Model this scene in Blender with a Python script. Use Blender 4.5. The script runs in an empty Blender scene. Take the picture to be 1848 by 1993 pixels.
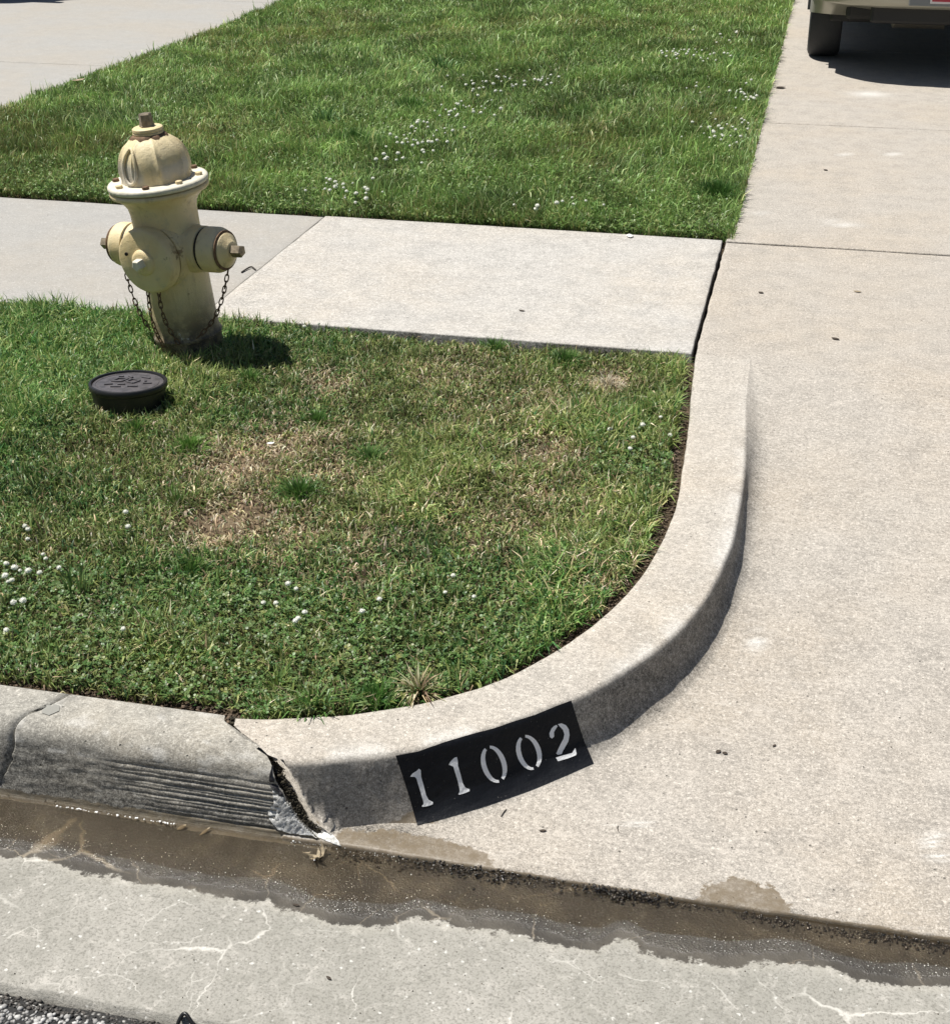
import bpy, bmesh, math, random
import numpy as np
from mathutils import Vector, Matrix, geometry
from mathutils.bvhtree import BVHTree
R = math.radians
scn = bpy.context.scene
col = scn.collection
random.seed(7)
rng = np.random.default_rng(7)

# ---------------------------------------------------------------- camera, sky, sun, exposure
F_PX = 2800.0                      # focal length for a picture 1848 wide
PITCH, YAW, CAM_H = R(26.4), R(12.95), 1.65
cam_d = bpy.data.cameras.new('camera'); cam = bpy.data.objects.new('camera', cam_d); col.objects.link(cam)
cam.location = (0, 0, CAM_H)
cam.rotation_euler = (R(90)-PITCH, 0, YAW)
cam_d.sensor_fit = 'HORIZONTAL'; cam_d.sensor_width = 36.0; cam_d.lens = 36.0*F_PX/1848.0
cam_d.clip_start = 0.05; cam_d.clip_end = 500
scn.camera = cam
SUN_EL = R(66); SH_AZ = R(-5)     # shadows fall towards this compass angle (from +X)
world = bpy.data.worlds.new('World'); scn.world = world; world.use_nodes = True
wn = world.node_tree.nodes; wl = world.node_tree.links
bgn = wn['Background']; sky = wn.new('ShaderNodeTexSky'); sky.sky_type = 'NISHITA'; sky.sun_disc = False
sun_az = SH_AZ + math.pi           # direction towards the sun
sky.sun_elevation = SUN_EL; sky.sun_rotation = math.pi/2 - sun_az
wl.new(sky.outputs[0], bgn.inputs[0]); bgn.inputs[1].default_value = 0.042
sd = bpy.data.lights.new('sun', 'SUN'); sd.energy = 4.7; sd.angle = R(0.5); sd.color = (1, 0.965, 0.90)
sun = bpy.data.objects.new('sun', sd); col.objects.link(sun)
SUNV = Vector((math.cos(sun_az)*math.cos(SUN_EL), math.sin(sun_az)*math.cos(SUN_EL), math.sin(SUN_EL)))
sun.rotation_euler = SUNV.to_track_quat('Z', 'Y').to_euler(); sun.location = (-3, 2, 8)
scn.view_settings.view_transform = 'Standard'; scn.view_settings.look = 'None'
scn.view_settings.exposure = 0.46; scn.view_settings.gamma = 1; scn.view_settings.use_curve_mapping = False

# ---------------------------------------------------------------- helpers
def ray(px, py):
    u, v = px-924, py-996
    sp, cp, sy, cy = math.sin(PITCH), math.cos(PITCH), math.sin(YAW), math.cos(YAW)
    return Vector((-sy*cp*F_PX + cy*u + sy*sp*v, cy*cp*F_PX + sy*u - cy*sp*v, -sp*F_PX - cp*v)).normalized()
def G(px, py, z=0.0):               # ground point seen there
    d = ray(px, py); t = (z-CAM_H)/d.z
    return (d.x*t, d.y*t)

def vnoise(x, y, scale, seed=0, octaves=1):
    x = np.asarray(x, float); y = np.asarray(y, float); out = np.zeros(np.broadcast(x, y).shape); amp = 1; tot = 0
    for o in range(octaves):
        tab = np.random.default_rng(seed*31+o*7+1).random((256, 256))
        X = x*scale*2**o + 1000.3; Y = y*scale*2**o + 1000.7
        xi = np.floor(X).astype(int); yi = np.floor(Y).astype(int); fx = X-xi; fy = Y-yi
        fx = fx*fx*(3-2*fx); fy = fy*fy*(3-2*fy)
        a = tab[xi % 256, yi % 256]; b = tab[(xi+1) % 256, yi % 256]; c = tab[xi % 256, (yi+1) % 256]; d = tab[(xi+1) % 256, (yi+1) % 256]
        out = out + amp*((a*(1-fx)+b*fx)*(1-fy)+(c*(1-fx)+d*fx)*fy); tot += amp; amp *= .5
    return out/tot
def sstep(a, b, x): t = np.clip((x-a)/(b-a), 0, 1); return t*t*(3-2*t)

def tag(o, label=None, cat=None, group=None, kind=None):
    if label: o['label'] = label
    if cat: o['category'] = cat
    if group: o['group'] = group
    if kind: o['kind'] = kind
    return o
def empty(name, loc=(0, 0, 0), rot=(0, 0, 0)):
    o = bpy.data.objects.new(name, None); o.empty_display_size = .05; col.objects.link(o); o.location = loc; o.rotation_euler = rot; return o
def mkobj(name, me, parent=None, mat=None):
    o = bpy.data.objects.new(name, me); col.objects.link(o)
    if parent: o.parent = parent
    if mat and not me.materials: me.materials.append(mat)
    return o
def pyd(name, verts, faces, mat=None, parent=None, smooth=True, attr=None):
    me = bpy.data.meshes.new(name); me.from_pydata([tuple(map(float, v)) for v in verts], [], [tuple(map(int, f)) for f in faces])
    if smooth: me.shade_smooth()
    if attr is not None:
        a = me.color_attributes.new('stain', 'FLOAT_COLOR', 'POINT')
        a.data.foreach_set('color', np.asarray(attr, np.float32).ravel())
    me.update()
    return mkobj(name, me, parent, mat)
def bmobj(name, bm, mat=None, parent=None, smooth=False, angle=35):
    me = bpy.data.meshes.new(name); bmesh.ops.recalc_face_normals(bm, faces=bm.faces); bm.to_mesh(me); bm.free()
    if smooth:
        me.shade_smooth()
        me.set_sharp_from_angle(angle=R(angle))
    return mkobj(name, me, parent, mat)
def copy_tree(o, parent=None):
    c = o.copy(); col.objects.link(c)
    if parent: c.parent = parent
    for ch in list(o.children): copy_tree(ch, c)
    return c
def lathe(prof, n=32, mod=None):
    """prof = [(r, z)] about Z; returns bmesh"""
    bm = bmesh.new(); rings = []
    for r, z in prof:
        ring = []
        for k in range(n):
            a = 2*math.pi*k/n; rr = r*(mod(a, z) if mod else 1)
            ring.append(bm.verts.new((rr*math.cos(a), rr*math.sin(a), z)))
        rings.append(ring)
    for i in range(len(rings)-1):
        for k in range(n): bm.faces.new((rings[i][k], rings[i][(k+1) % n], rings[i+1][(k+1) % n], rings[i+1][k]))
    bm.faces.new(rings[0][::-1]); bm.faces.new(rings[-1])
    return bm
def add_box(bm, sx, sy, sz, mat4=None, bev=0):
    r = bmesh.ops.create_cube(bm, size=1, matrix=(mat4 or Matrix()) @ Matrix.Diagonal((sx, sy, sz, 1)))
    if bev:
        ed = list({e for v in r['verts'] for e in v.link_edges})
        bmesh.ops.bevel(bm, geom=ed, offset=bev, segments=2, affect='EDGES', profile=.5)
def tube_mesh(bm, pts, rad, n=8, cap=True):
    pts = [Vector(p) for p in pts]; rings = []
    for i, p in enumerate(pts):
        t = (pts[min(i+1, len(pts)-1)]-pts[max(i-1, 0)]).normalized()
        a = t.orthogonal().normalized() if i == 0 else (rings_n - rings_n.dot(t)*t).normalized()
        rings_n = a; b = t.cross(a); rr = rad[i] if hasattr(rad, '__len__') else rad
        rings.append([bm.verts.new(p+a*rr*math.cos(2*math.pi*k/n)+b*rr*math.sin(2*math.pi*k/n)) for k in range(n)])
    for i in range(len(rings)-1):
        for k in range(n): bm.faces.new((rings[i][k], rings[i][(k+1) % n], rings[i+1][(k+1) % n], rings[i+1][k]))
    if cap: bm.faces.new(rings[0][::-1]); bm.faces.new(rings[-1])

# ---------------------------------------------------------------- materials
class N:
    def __init__(s, name):
        s.m = bpy.data.materials.new(name); s.m.use_nodes = True; s.t = s.m.node_tree; s.b = s.t.nodes['Principled BSDF']; s.out = s.t.nodes['Material Output']
    def n(s, typ, **kw):
        nd = s.t.nodes.new(typ)
        for k, v in kw.items():
            if k.startswith('i_'):
                key = k[2:]; key = int(key) if key.isdigit() else key.replace('_', ' ')
                s.set(nd.inputs[key], v)
            else: setattr(nd, k, v)
        return nd
    def set(s, sock, v):
        if isinstance(v, bpy.types.NodeSocket): s.t.links.new(v, sock)
        else:
            if sock.type == 'RGBA' and len(v) == 3: v = (*v, 1)
            sock.default_value = v
    def pos(s):
        if not hasattr(s, '_p'): s._p = s.n('ShaderNodeTexCoord').outputs['Object']
        return s._p
    def noise(s, scale, detail=2, rough=.5, vec=None, dist=0):
        return s.n('ShaderNodeTexNoise', i_Vector=vec or s.pos(), i_Scale=scale, i_Detail=detail, i_Roughness=rough, i_Distortion=dist).outputs['Fac']
    def vor(s, scale, feature='F1', vec=None, rand=1):
        return s.n('ShaderNodeTexVoronoi', feature=feature, i_Vector=vec or s.pos(), i_Scale=scale, i_Randomness=rand)
    def mr(s, v, a, b, c=0., d=1., typ='SMOOTHSTEP'):
        nd = s.n('ShaderNodeMapRange', interpolation_type=typ)
        s.set(nd.inputs['Value'], v)
        for k, x in zip(('From Min', 'From Max', 'To Min', 'To Max'), (a, b, c, d)): nd.inputs[k].default_value = x
        return nd.outputs['Result']
    def math(s, op, a, b=0., c=None):
        nd = s.n('ShaderNodeMath', operation=op); s.set(nd.inputs[0], a); s.set(nd.inputs[1], b)
        if c is not None: s.set(nd.inputs[2], c)
        return nd.outputs[0]
    def mix(s, f, a, b, blend='MIX'):
        nd = s.n('ShaderNodeMix', data_type='RGBA', blend_type=blend); s.set(nd.inputs[0], f); s.set(nd.inputs[6], a); s.set(nd.inputs[7], b)
        return nd.outputs[2]
    def attr(s, name='stain'):
        nd = s.n('ShaderNodeAttribute', attribute_name=name)
        sp = s.n('ShaderNodeSeparateColor'); s.t.links.new(nd.outputs['Color'], sp.inputs[0])
        return nd.outputs['Color'], sp.outputs, nd.outputs['Alpha']
    def bump(s, h, dist, strength=1., prev=None):
        nd = s.n('ShaderNodeBump', i_Height=h, i_Distance=dist, i_Strength=strength)
        if prev is not None: s.set(nd.inputs['Normal'], prev)
        return nd.outputs[0]
    def fin(s, color=None, rough=None, normal=None, **kw):
        if color is not None: s.set(s.b.inputs['Base Color'], color)
        if rough is not None: s.set(s.b.inputs['Roughness'], rough)
        if normal is not None: s.set(s.b.inputs['Normal'], normal)
        for k, v in kw.items(): s.set(s.b.inputs[k.replace('_', ' ')], v)
        return s.m

def concrete(name, base, grain=1.0, patch=.12, useattr=True, dirt_shade_col=(.045, .042, .036), bumpd=.0012):
    q = N(name)
    lite = tuple(min(1, c*1.36) for c in base); dark = tuple(c*.60 for c in base)
    warm = (base[0]*1.04, base[1]*.985, base[2]*.91)
    big = q.noise(1.3, 4, .6); mid = q.noise(9, 4, .65); fine = q.math('ADD', q.math('MULTIPLY', q.noise(115, 3, .7), .38), q.math('MULTIPLY', q.noise(300, 3, .8), .62)); finer = q.noise(480, 2, .7)
    c = q.mix(q.mr(big, .35, .7), base, warm)
    c = q.mix(q.mr(mid, .38, .72, 0, patch*3), c, dark)
    c = q.mix(q.mr(q.noise(23, 3, .6), .55, .75, 0, .35), c, lite)
    c = q.mix(q.mr(fine, .36, .52, 1.0*grain, 0), c, tuple(x*.5 for x in base))
    c = q.mix(q.mr(fine, .50, .63, 0, 1.0*grain), c, tuple(min(.9, x*1.5) for x in base))
    st = q.n('ShaderNodeMapping', i_Vector=q.pos(), i_Scale=(26, 75, 40)).outputs[0]
    c = q.mix(q.mr(q.noise(1, 4, .7, vec=st), .50, .72, 0, .55*grain), c, lite)
    c = q.mix(q.mr(q.noise(1.3, 4, .7, vec=st), .52, .74, 0, .40*grain), c, dark)
    c = q.mix(q.mr(finer, .56, .70, 0, .55*grain), c, tuple(x*.45 for x in base))
    wv_ = q.n('ShaderNodeVectorMath', operation='MULTIPLY_ADD', i_0=q.n('ShaderNodeTexNoise', i_Vector=q.pos(), i_Scale=170.0, i_Detail=3.0).outputs['Color'], i_1=(.009, .009, .009), i_2=q.pos()).outputs[0]
    v = q.vor(100, vec=wv_)
    cellr = q.n('ShaderNodeSeparateColor', i_0=v.outputs['Color']).outputs
    peb = q.math('MULTIPLY', q.mr(v.outputs['Distance'], .18, .34, 1, 0), q.mr(cellr[0], .80, .9))
    c = q.mix(q.math('MULTIPLY', peb, .65), c, tuple(min(.8, x*1.65) for x in base))
    v2 = q.vor(55); cr2 = q.n('ShaderNodeSeparateColor', i_0=v2.outputs['Color']).outputs
    pit = q.math('MULTIPLY', q.mr(v2.outputs['Distance'], .08, .16, 1, 0), q.mr(cr2[1], .86, .92))
    c = q.mix(q.math('MULTIPLY', pit, .75), c, tuple(x*.22 for x in base))
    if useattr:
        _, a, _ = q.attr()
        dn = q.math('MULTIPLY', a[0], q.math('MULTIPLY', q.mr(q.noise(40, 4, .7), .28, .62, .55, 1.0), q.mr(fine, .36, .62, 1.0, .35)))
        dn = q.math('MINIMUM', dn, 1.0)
        c = q.mix(dn, c, dirt_shade_col)  # carries real dirt and also shade painted into the concrete
        damp = q.mr(q.math('ADD', a[1], q.math('MULTIPLY', q.math('SUBTRACT', q.noise(26, 7, .72), .5), 1.1)), .44, .52)
        c = q.mix(q.math('MULTIPLY', damp, q.mr(q.noise(60, 3, .6), .3, .65, .62, .92)), c, tuple(x*k for x, k in zip(base, (.42, .36, .27))))
        c = q.mix(q.math('MULTIPLY', a[2], q.mr(fine, .35, .6, .4, 1)), c, (.68, .67, .64))
        rg = q.mr(damp, 0, 1, .88, .38)
    else: rg = .88
    h = q.math('ADD', q.math('MULTIPLY', fine, 1.0), q.math('MULTIPLY', pit, -1.6))
    h = q.math('ADD', h, q.math('MULTIPLY', q.noise(60, 3, .6), .8))
    return q.fin(c, rg, q.bump(h, bumpd, .9), Specular_IOR_Level=.3)

M = {}
M['drive'] = concrete('driveway_concrete', (.402, .370, .328), .95, .17)
M['walk'] = concrete('sidewalk_concrete', (.445, .426, .396), .9, .16)
M['walk_smooth'] = concrete('smooth_sidewalk_concrete', (.345, .336, .318), .4, .06, bumpd=.0005)
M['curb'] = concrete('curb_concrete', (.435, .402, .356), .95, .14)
M['curb_old'] = concrete('old_curb_concrete', (.375, .358, .318), .9, .25, bumpd=.0018)
M['cement'] = concrete('broken_cement', (.62, .62, .60), 1.0, .3, bumpd=.002)

def gutter_mat():
    q = N('gutter_concrete'); P = q.pos()
    col_, a, _ = q.attr()
    sd = a[0]                                   # (distance inside the wet shore in metres)*5 + .5
    base = q.mix(q.mr(q.noise(3, 4, .6), .35, .7), (.315, .303, .270), (.375, .358, .322))
    base = q.mix(q.mr(q.noise(14, 5, .7), .4, .7, 0, .5), base, (.235, .228, .198))
    base = q.mix(q.mr(q.noise(30, 5, .75, dist=.5), .5, .72, 0, .75), base, (.50, .475, .43))
    fine = q.noise(190, 3, .7)
    base = q.mix(q.mr(fine, .34, .54, .75, 0), base, (.18, .172, .15))
    wv_ = q.n('ShaderNodeVectorMath', operation='MULTIPLY_ADD', i_0=q.n('ShaderNodeTexNoise', i_Vector=P, i_Scale=160.0, i_Detail=3.0).outputs['Color'], i_1=(.010, .010, .010), i_2=P).outputs[0]
    v = q.vor(85, vec=wv_); cr = q.n('ShaderNodeSeparateColor', i_0=v.outputs['Color']).outputs
    chip = q.math('MULTIPLY', q.mr(v.outputs['Distance'], .14, .34, 1, 0), q.mr(cr[0], .80, .98))
    base = q.mix(q.math('MULTIPLY', chip, .75), base, (.66, .65, .61))
    # pale veins where old cracks have filled
    def veins(scale, w, lo, hi, amt, seed):
        off = q.n('ShaderNodeVectorMath', operation='ADD', i_0=P, i_1=(seed, seed*.7, 0))
        nz = q.n('ShaderNodeTexNoise', i_Vector=off.outputs[0], i_Scale=11.0, i_Detail=5.0, i_Roughness=.6)
        dis = q.n('ShaderNodeVectorMath', operation='MULTIPLY_ADD', i_0=nz.outputs['Color'], i_1=(.07, .07, 0), i_2=off.outputs[0])
        vv = q.vor(scale, 'DISTANCE_TO_EDGE', dis.outputs[0]).outputs['Distance']
        wid = q.mr(q.noise(9, 2, .6, vec=off.outputs[0]), .42, .7, 0.15, 1.)
        line = q.mr(q.math('DIVIDE', vv, wid), 0, w, 1, 0)
        msk = q.mr(q.noise(4.5, 3, .6, vec=off.outputs[0]), lo, hi)
        return q.math('MULTIPLY', q.math('MULTIPLY', line, msk), amt)
    vein = q.math('MAXIMUM', veins(4.2, .026, .40, .54, .95, 3.1), veins(9.5, .030, .46, .64, .6, 7.7))
    base = q.mix(q.math('MULTIPLY', vein, .85), base, (.60, .58, .53))
    n1 = q.math('MULTIPLY', q.math('SUBTRACT', q.noise(16, 6, .65), .5), .34)
    s2 = q.math('ADD', sd, n1)
    wet = q.mr(q.math('ADD', s2, q.math('MULTIPLY', q.math('SUBTRACT', q.noise(48, 5, .75), .5), .30)), .485, .525)
    deep = q.mr(s2, .78, .92)
    rim = q.math('MULTIPLY', q.mr(s2, .38, .49), q.math('SUBTRACT', 1, wet))
    base = q.mix(q.math('MULTIPLY', rim, .15), base, (.60, .56, .48))
    wetc = q.mix(q.mr(q.noise(7, 4, .6), .35, .68), (.060, .054, .046), (.105, .094, .078))
    wetc = q.mix(q.mr(q.noise(30, 4, .7), .45, .7, 0, .5), wetc, (.05, .045, .038)); wetc = q.mix(q.math('MULTIPLY', vein, .6), wetc, (.33, .28, .21))
    silt = q.mix(q.mr(q.noise(5, 5, .65, dist=.6), .42, .66), (.070, .063, .053), (.135, .119, .096))
    wetc = q.mix(q.mr(s2, .66, .95, 0, .85), wetc, silt); wetc = q.mix(q.math('MULTIPLY', vein, .45), wetc, (.30, .255, .19))
    c = q.mix(wet, base, wetc)
    shiny = q.math('MULTIPLY', wet, q.mr(s2, .56, .70))
    rg = q.mr(shiny, 0, 1, .75, .10)
    rg = q.math('MINIMUM', rg, q.mr(wet, 0, 1, .9, .6))
    nb = q.bump(q.math('ADD', fine, q.noise(70, 3, .6)), .0016, .9)
    nb = q.bump(q.math('MULTIPLY', shiny, q.noise(260, 2, .6)), .004, 1., nb)
    return q.fin(c, rg, nb, Specular_IOR_Level=q.mr(shiny, 0, 1, .25, .6))
M['gutter'] = gutter_mat()

def water_mat():
    q = N('murky_water')
    tr = q.n('ShaderNodeBsdfTransparent', i_Color=(.86, .82, .75)); gl = q.n('ShaderNodeBsdfGlossy', i_Color=(1, 1, 1), i_Roughness=.03)
    df = q.n('ShaderNodeBsdfDiffuse', i_Color=(.060, .050, .037))
    nm = q.bump(q.math('ADD', q.noise(38, 3, .6), q.math('MULTIPLY', q.noise(160, 2, .6), .35)), .0022, .5)
    q.set(gl.inputs['Normal'], nm)
    _, a, _ = q.attr(); ed = q.mr(q.math('ADD', a[0], q.math('MULTIPLY', q.math('SUBTRACT', q.noise(9, 5, .65), .5), .9)), .25, .85, 0, .34)
    m1 = q.n('ShaderNodeMixShader', i_0=ed, i_1=tr.outputs[0], i_2=df.outputs[0])
    fr = q.n('ShaderNodeFresnel', i_IOR=1.33, i_Normal=nm)
    m2 = q.n('ShaderNodeMixShader', i_0=fr.outputs[0], i_1=m1.outputs[0], i_2=gl.outputs[0])
    q.t.links.new(m2.outputs[0], q.out.inputs[0]); return q.m
M['water'] = water_mat()

def asphalt():
    q = N('asphalt')
    v = q.vor(110); cr = q.n('ShaderNodeSeparateColor', i_0=v.outputs['Color']).outputs
    c = q.mix(q.mr(cr[0], .2, .95), (.04, .04, .04), (.42, .41, .39)); c = q.mix(q.mr(v.outputs['Distance'], .25, .5), c, (.02, .02, .02))
    return q.fin(c, .9, q.bump(q.mr(v.outputs['Distance'], .1, .5, 1, 0), .004))
M['asphalt'] = asphalt()
def soil():
    q = N('soil')
    c = q.mix(q.mr(q.noise(6, 4, .6), .35, .7), (.075, .055, .036), (.15, .115, .078))
    c = q.mix(q.mr(q.noise(120, 4, .7), .35, .7), c, (.04, .03, .02))
    _, a, _ = q.attr()
    c = q.mix(q.math('MULTIPLY', a[0], q.mr(q.noise(55, 4, .7), .3, .65)), c, (.22, .165, .105))
    return q.fin(c, .95, q.bump(q.noise(90, 4, .7), .008), Specular_IOR_Level=.1)
M['soil'] = soil()
def far_ground():
    q = N('far_grass_ground')
    c = q.mix(q.mr(q.noise(.6, 5, .7), .35, .7), (.045, .075, .025), (.075, .11, .035))
    return q.fin(c, .95)
M['far'] = far_ground()
def blade():
    q = N('grass_blades'); colr, a, al = q.attr()
    tr = q.n('ShaderNodeBsdfTranslucent', i_Color=colr)
    q.fin(colr, .42, Specular_IOR_Level=.35)
    mx = q.n('ShaderNodeMixShader', i_0=.24, i_1=q.b.outputs[0], i_2=tr.outputs[0]); q.t.links.new(mx.outputs[0], q.out.inputs[0]); return q.m
M['blade'] = blade()
def simple(name, c, rough=.6, metal=0., bump=None, spec=.5, var=.0, vs=20.):
    q = N(name); cc = c
    if var: cc = q.mix(q.mr(q.noise(vs, 4, .65), .35, .68), c, tuple(x*(1-var) for x in c))
    return q.fin(cc, rough, q.bump(q.noise(bump[0], 3, .6), bump[1]) if bump else None, Metallic=metal, Specular_IOR_Level=spec)
def hydrant_paint():
    q = N('cream_hydrant_paint'); P = q.pos()
    c = q.mix(q.mr(q.noise(6, 4, .6), .35, .7), (.74, .62, .38), (.66, .51, .26))
    c = q.mix(q.mr(q.noise(22, 5, .7), .52, .74, 0, .5), c, (.40, .36, .27))
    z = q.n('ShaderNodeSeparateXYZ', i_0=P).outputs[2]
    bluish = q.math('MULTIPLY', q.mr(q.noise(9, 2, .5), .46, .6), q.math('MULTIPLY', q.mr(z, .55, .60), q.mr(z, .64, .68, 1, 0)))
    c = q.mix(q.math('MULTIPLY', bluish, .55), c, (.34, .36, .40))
    low = q.mr(z, .05, .27, 1, 0)  # dark foot: grime, plus the shadow at the base put into the colour
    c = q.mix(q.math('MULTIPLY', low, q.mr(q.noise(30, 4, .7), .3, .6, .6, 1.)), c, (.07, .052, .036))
    chipm = q.mr(q.noise(38, 5, .72), .655, .68)
    c = q.mix(q.math('MULTIPLY', chipm, q.mr(z, .02, .3, .8, .3)), c, (.62, .60, .56))
    sm = q.n('ShaderNodeMapping', i_Vector=P, i_Scale=(38, 38, 4)).outputs[0]
    c = q.mix(q.math('MULTIPLY', q.mr(q.noise(1, 4, .65, vec=sm), .56, .75), .5), c, (.30, .22, .13))
    c = q.mix(q.mr(q.noise(120, 4, .7), .62, .74, 0, .35), c, (.42, .36, .25))
    rust = q.mr(q.noise(17, 5, .7), .64, .71)
    c = q.mix(q.math('MULTIPLY', rust, .7), c, (.16, .08, .045))
    return q.fin(c, .48, q.bump(q.math('ADD', q.noise(70, 4, .65), q.noise(260, 3, .6)), .002, .8), Specular_IOR_Level=.45)
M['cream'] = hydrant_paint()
M['rust'] = simple('rusty_iron', (.20, .125, .075), .75, .3, (120, .001), .4, .5, 60)
M['nutmetal'] = simple('worn_brass_nut', (.33, .27, .19), .5, .5, (90, .0008), .5, .5, 50)
M['darkgap'] = simple('dark_gasket', (.015, .012, .01), .8)
M['whiterim'] = simple('sunlit_cream_paint', (.74, .69, .56), .55, 0, (80, .0012), .4, .22, 25)  # cream lightened: high sun on the flange rim put into the colour
M['blackplastic'] = simple('black_plastic', (.018, .017, .018), .42, 0, (60, .0008), .5, .3, 20)
M['lidplastic'] = simple('dusty_black_lid', (.105, .096, .100), .38, 0, (45, .0012), .6, .45, 40)
def paint(name, c, other, th, rough):
    q = N(name); n = q.noise(150, 5, .75)
    cc = q.mix(q.mr(n, th-.03, th+.05), c, other)
    cc = q.mix(q.mr(q.noise(14, 4, .7), .5, .8, 0, .35), cc, tuple(x+.02 for x in c))
    return q.fin(cc, rough, q.bump(q.math('ADD', q.noise(170, 3, .7), q.noise(60, 3, .6)), .0014, .8), Specular_IOR_Level=.18)
M['blackpaint'] = paint('black_stencil_paint', (.008, .009, .012), (.13, .125, .115), .66, .55)
M['whitepaint'] = paint('white_stencil_paint', (.90, .90, .90), (.25, .25, .26), .64, .6)
M['chip_hole'] = simple('chip_hole_black', (.03, .028, .032), .6, 0, (90, .002), .4, .3)
M['carpaint'] = simple('beige_metallic_car_paint', (.36, .35, .29), .32, .45)
M['cardark'] = simple('black_car_trim', (.012, .012, .012), .6)
M['tyre'] = simple('tyre_rubber', (.022, .024, .027), .7, 0, (50, .002))
M['steel'] = simple('dull_steel', (.22, .20, .17), .45, .5)
M['glass'] = simple('dark_car_glass', (.02, .022, .025), .05)
M['redplastic'] = simple('red_lamp_plastic', (.35, .01, .012), .2)
M['platewhite'] = simple('licence_plate_white', (.7, .68, .68), .4)
M['platered'] = simple('licence_plate_red', (.42, .02, .05), .4)
M['darkcar'] = simple('dark_blue_car_paint', (.02, .02, .035), .3, .3)
M['petal'] = simple('clover_petal', (.85, .85, .76), .8, spec=.2)
M['stem'] = simple('clover_stem', (.09, .14, .04), .6)
M['leafdry'] = simple('dry_leaf', (.36, .29, .19), .7, 0, None, .4, .5, 80)
M['twig'] = simple('dark_twig', (.035, .028, .022), .8)
M['paper'] = simple('white_scrap', (.75, .73, .70), .7)
M['blackrubber'] = simple('black_rubber_strap', (.012, .012, .012), .35)

# ---------------------------------------------------------------- levels of the place
Y_GUT, Y_ROAD, Y_WALK0, Y_WALK1, X_DRV, X_LDRV = 2.068, 1.590, 4.545, 5.945, -.297, -4.63
def zap(y):                       # apron of the driveway falls from the sidewalk to the gutter
    y = np.asarray(y, float); t = np.clip((y-Y_GUT)/(4.55-Y_GUT), 0, 1); return -.144*(1-t)**1.08
def zpan(y): return -.157 + .018*(2.06-np.asarray(y, float))/.47

B_PTS = [(-1.10, 2.226), (-.98, 2.230), (-.863, 2.262), (-.765, 2.300), (-.627, 2.38), (-.493, 2.51), (-.365, 2.737), (-.283, 3.003), (-.245, 3.342), (-.25, 3.634), (-.262, 3.93), (-.28, 4.216), (-.2965, 4.56)]
O_PTS = [(-1.05, 2.100), (-.93, 2.100), (-.84, 2.112), (-.74, 2.146), (-.60, 2.215), (-.458, 2.335), (-.30, 2.512), (-.155, 2.80), (-.088, 3.148), (-.076, 3.506), (-.083, 3.852), (-.102, 4.169), (-.118, 4.56)]
def catmull(P, s):
    n = len(P)-1; i = min(int(s), n-1); t = s-i
    p = [np.array(P[max(0, min(n, i+k))]) for k in (-1, 0, 1, 2)]
    return .5*((2*p[1])+(-p[0]+p[2])*t+(2*p[0]-5*p[1]+4*p[2]-p[3])*t*t+(-p[0]+3*p[1]-3*p[2]+p[3])*t**3)
NS = 12
bc = np.array([catmull(B_PTS, s) for s in np.linspace(0, NS, 400)])
oc = np.array([catmull(O_PTS, s) for s in np.linspace(0, NS, 400)])
def kerb_back_x(y): return np.interp(y, bc[:, 1], bc[:, 0])
def kerb_back_y(x):               # valid on the front stretch
    k = bc[:, 1] < 3.2; return np.interp(x, bc[k, 0], bc[k, 1])

# ---------------------------------------------------------------- far sheets: ground, road, gutter
pyd('ground', [(-120, -120, -.36), (120, -120, -.36), (120, 120, -.36), (-120, 120, -.36)], [(0, 1, 2, 3)], M['far'], smooth=False)['kind'] = 'structure'
def grid(xs, ys, zf, attrf=None):
    X, Y = np.meshgrid(xs, ys, indexing='ij'); Z = zf(X, Y); V = np.stack([X, Y, Z], -1).reshape(-1, 3)
    nx, ny = len(xs), len(ys); I = np.arange(nx*ny).reshape(nx, ny)
    Fc = np.stack([I[:-1, :-1], I[1:, :-1], I[1:, 1:], I[:-1, 1:]], -1).reshape(-1, 4)
    return V, Fc, (attrf(X, Y).reshape(-1, 4) if attrf else None)
def rgba(r, g=0., b=0., X=None):
    sh = np.shape(r); return np.stack([np.broadcast_to(r, sh), np.broadcast_to(g, sh), np.broadcast_to(b, sh), np.ones(sh)], -1)

xs = np.concatenate([np.linspace(-20, -2, 30), np.arange(-1.95, .6, .02), np.linspace(.7, 20, 30)])
ys = np.concatenate([np.linspace(-6, 1.2, 20), np.arange(1.25, Y_ROAD-.004, .02), [Y_ROAD-.003]])
V, Fc, _ = grid(xs, ys, lambda X, Y: -.150+.02*(1.6-Y)*.5+.006*(vnoise(X, Y, 30, 3)-.5)-.010*sstep(1.55, 1.59, Y))
road = pyd('road', V, Fc, M['asphalt']); tag(road, 'rough grey asphalt road with exposed stones', kind='structure')

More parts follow.
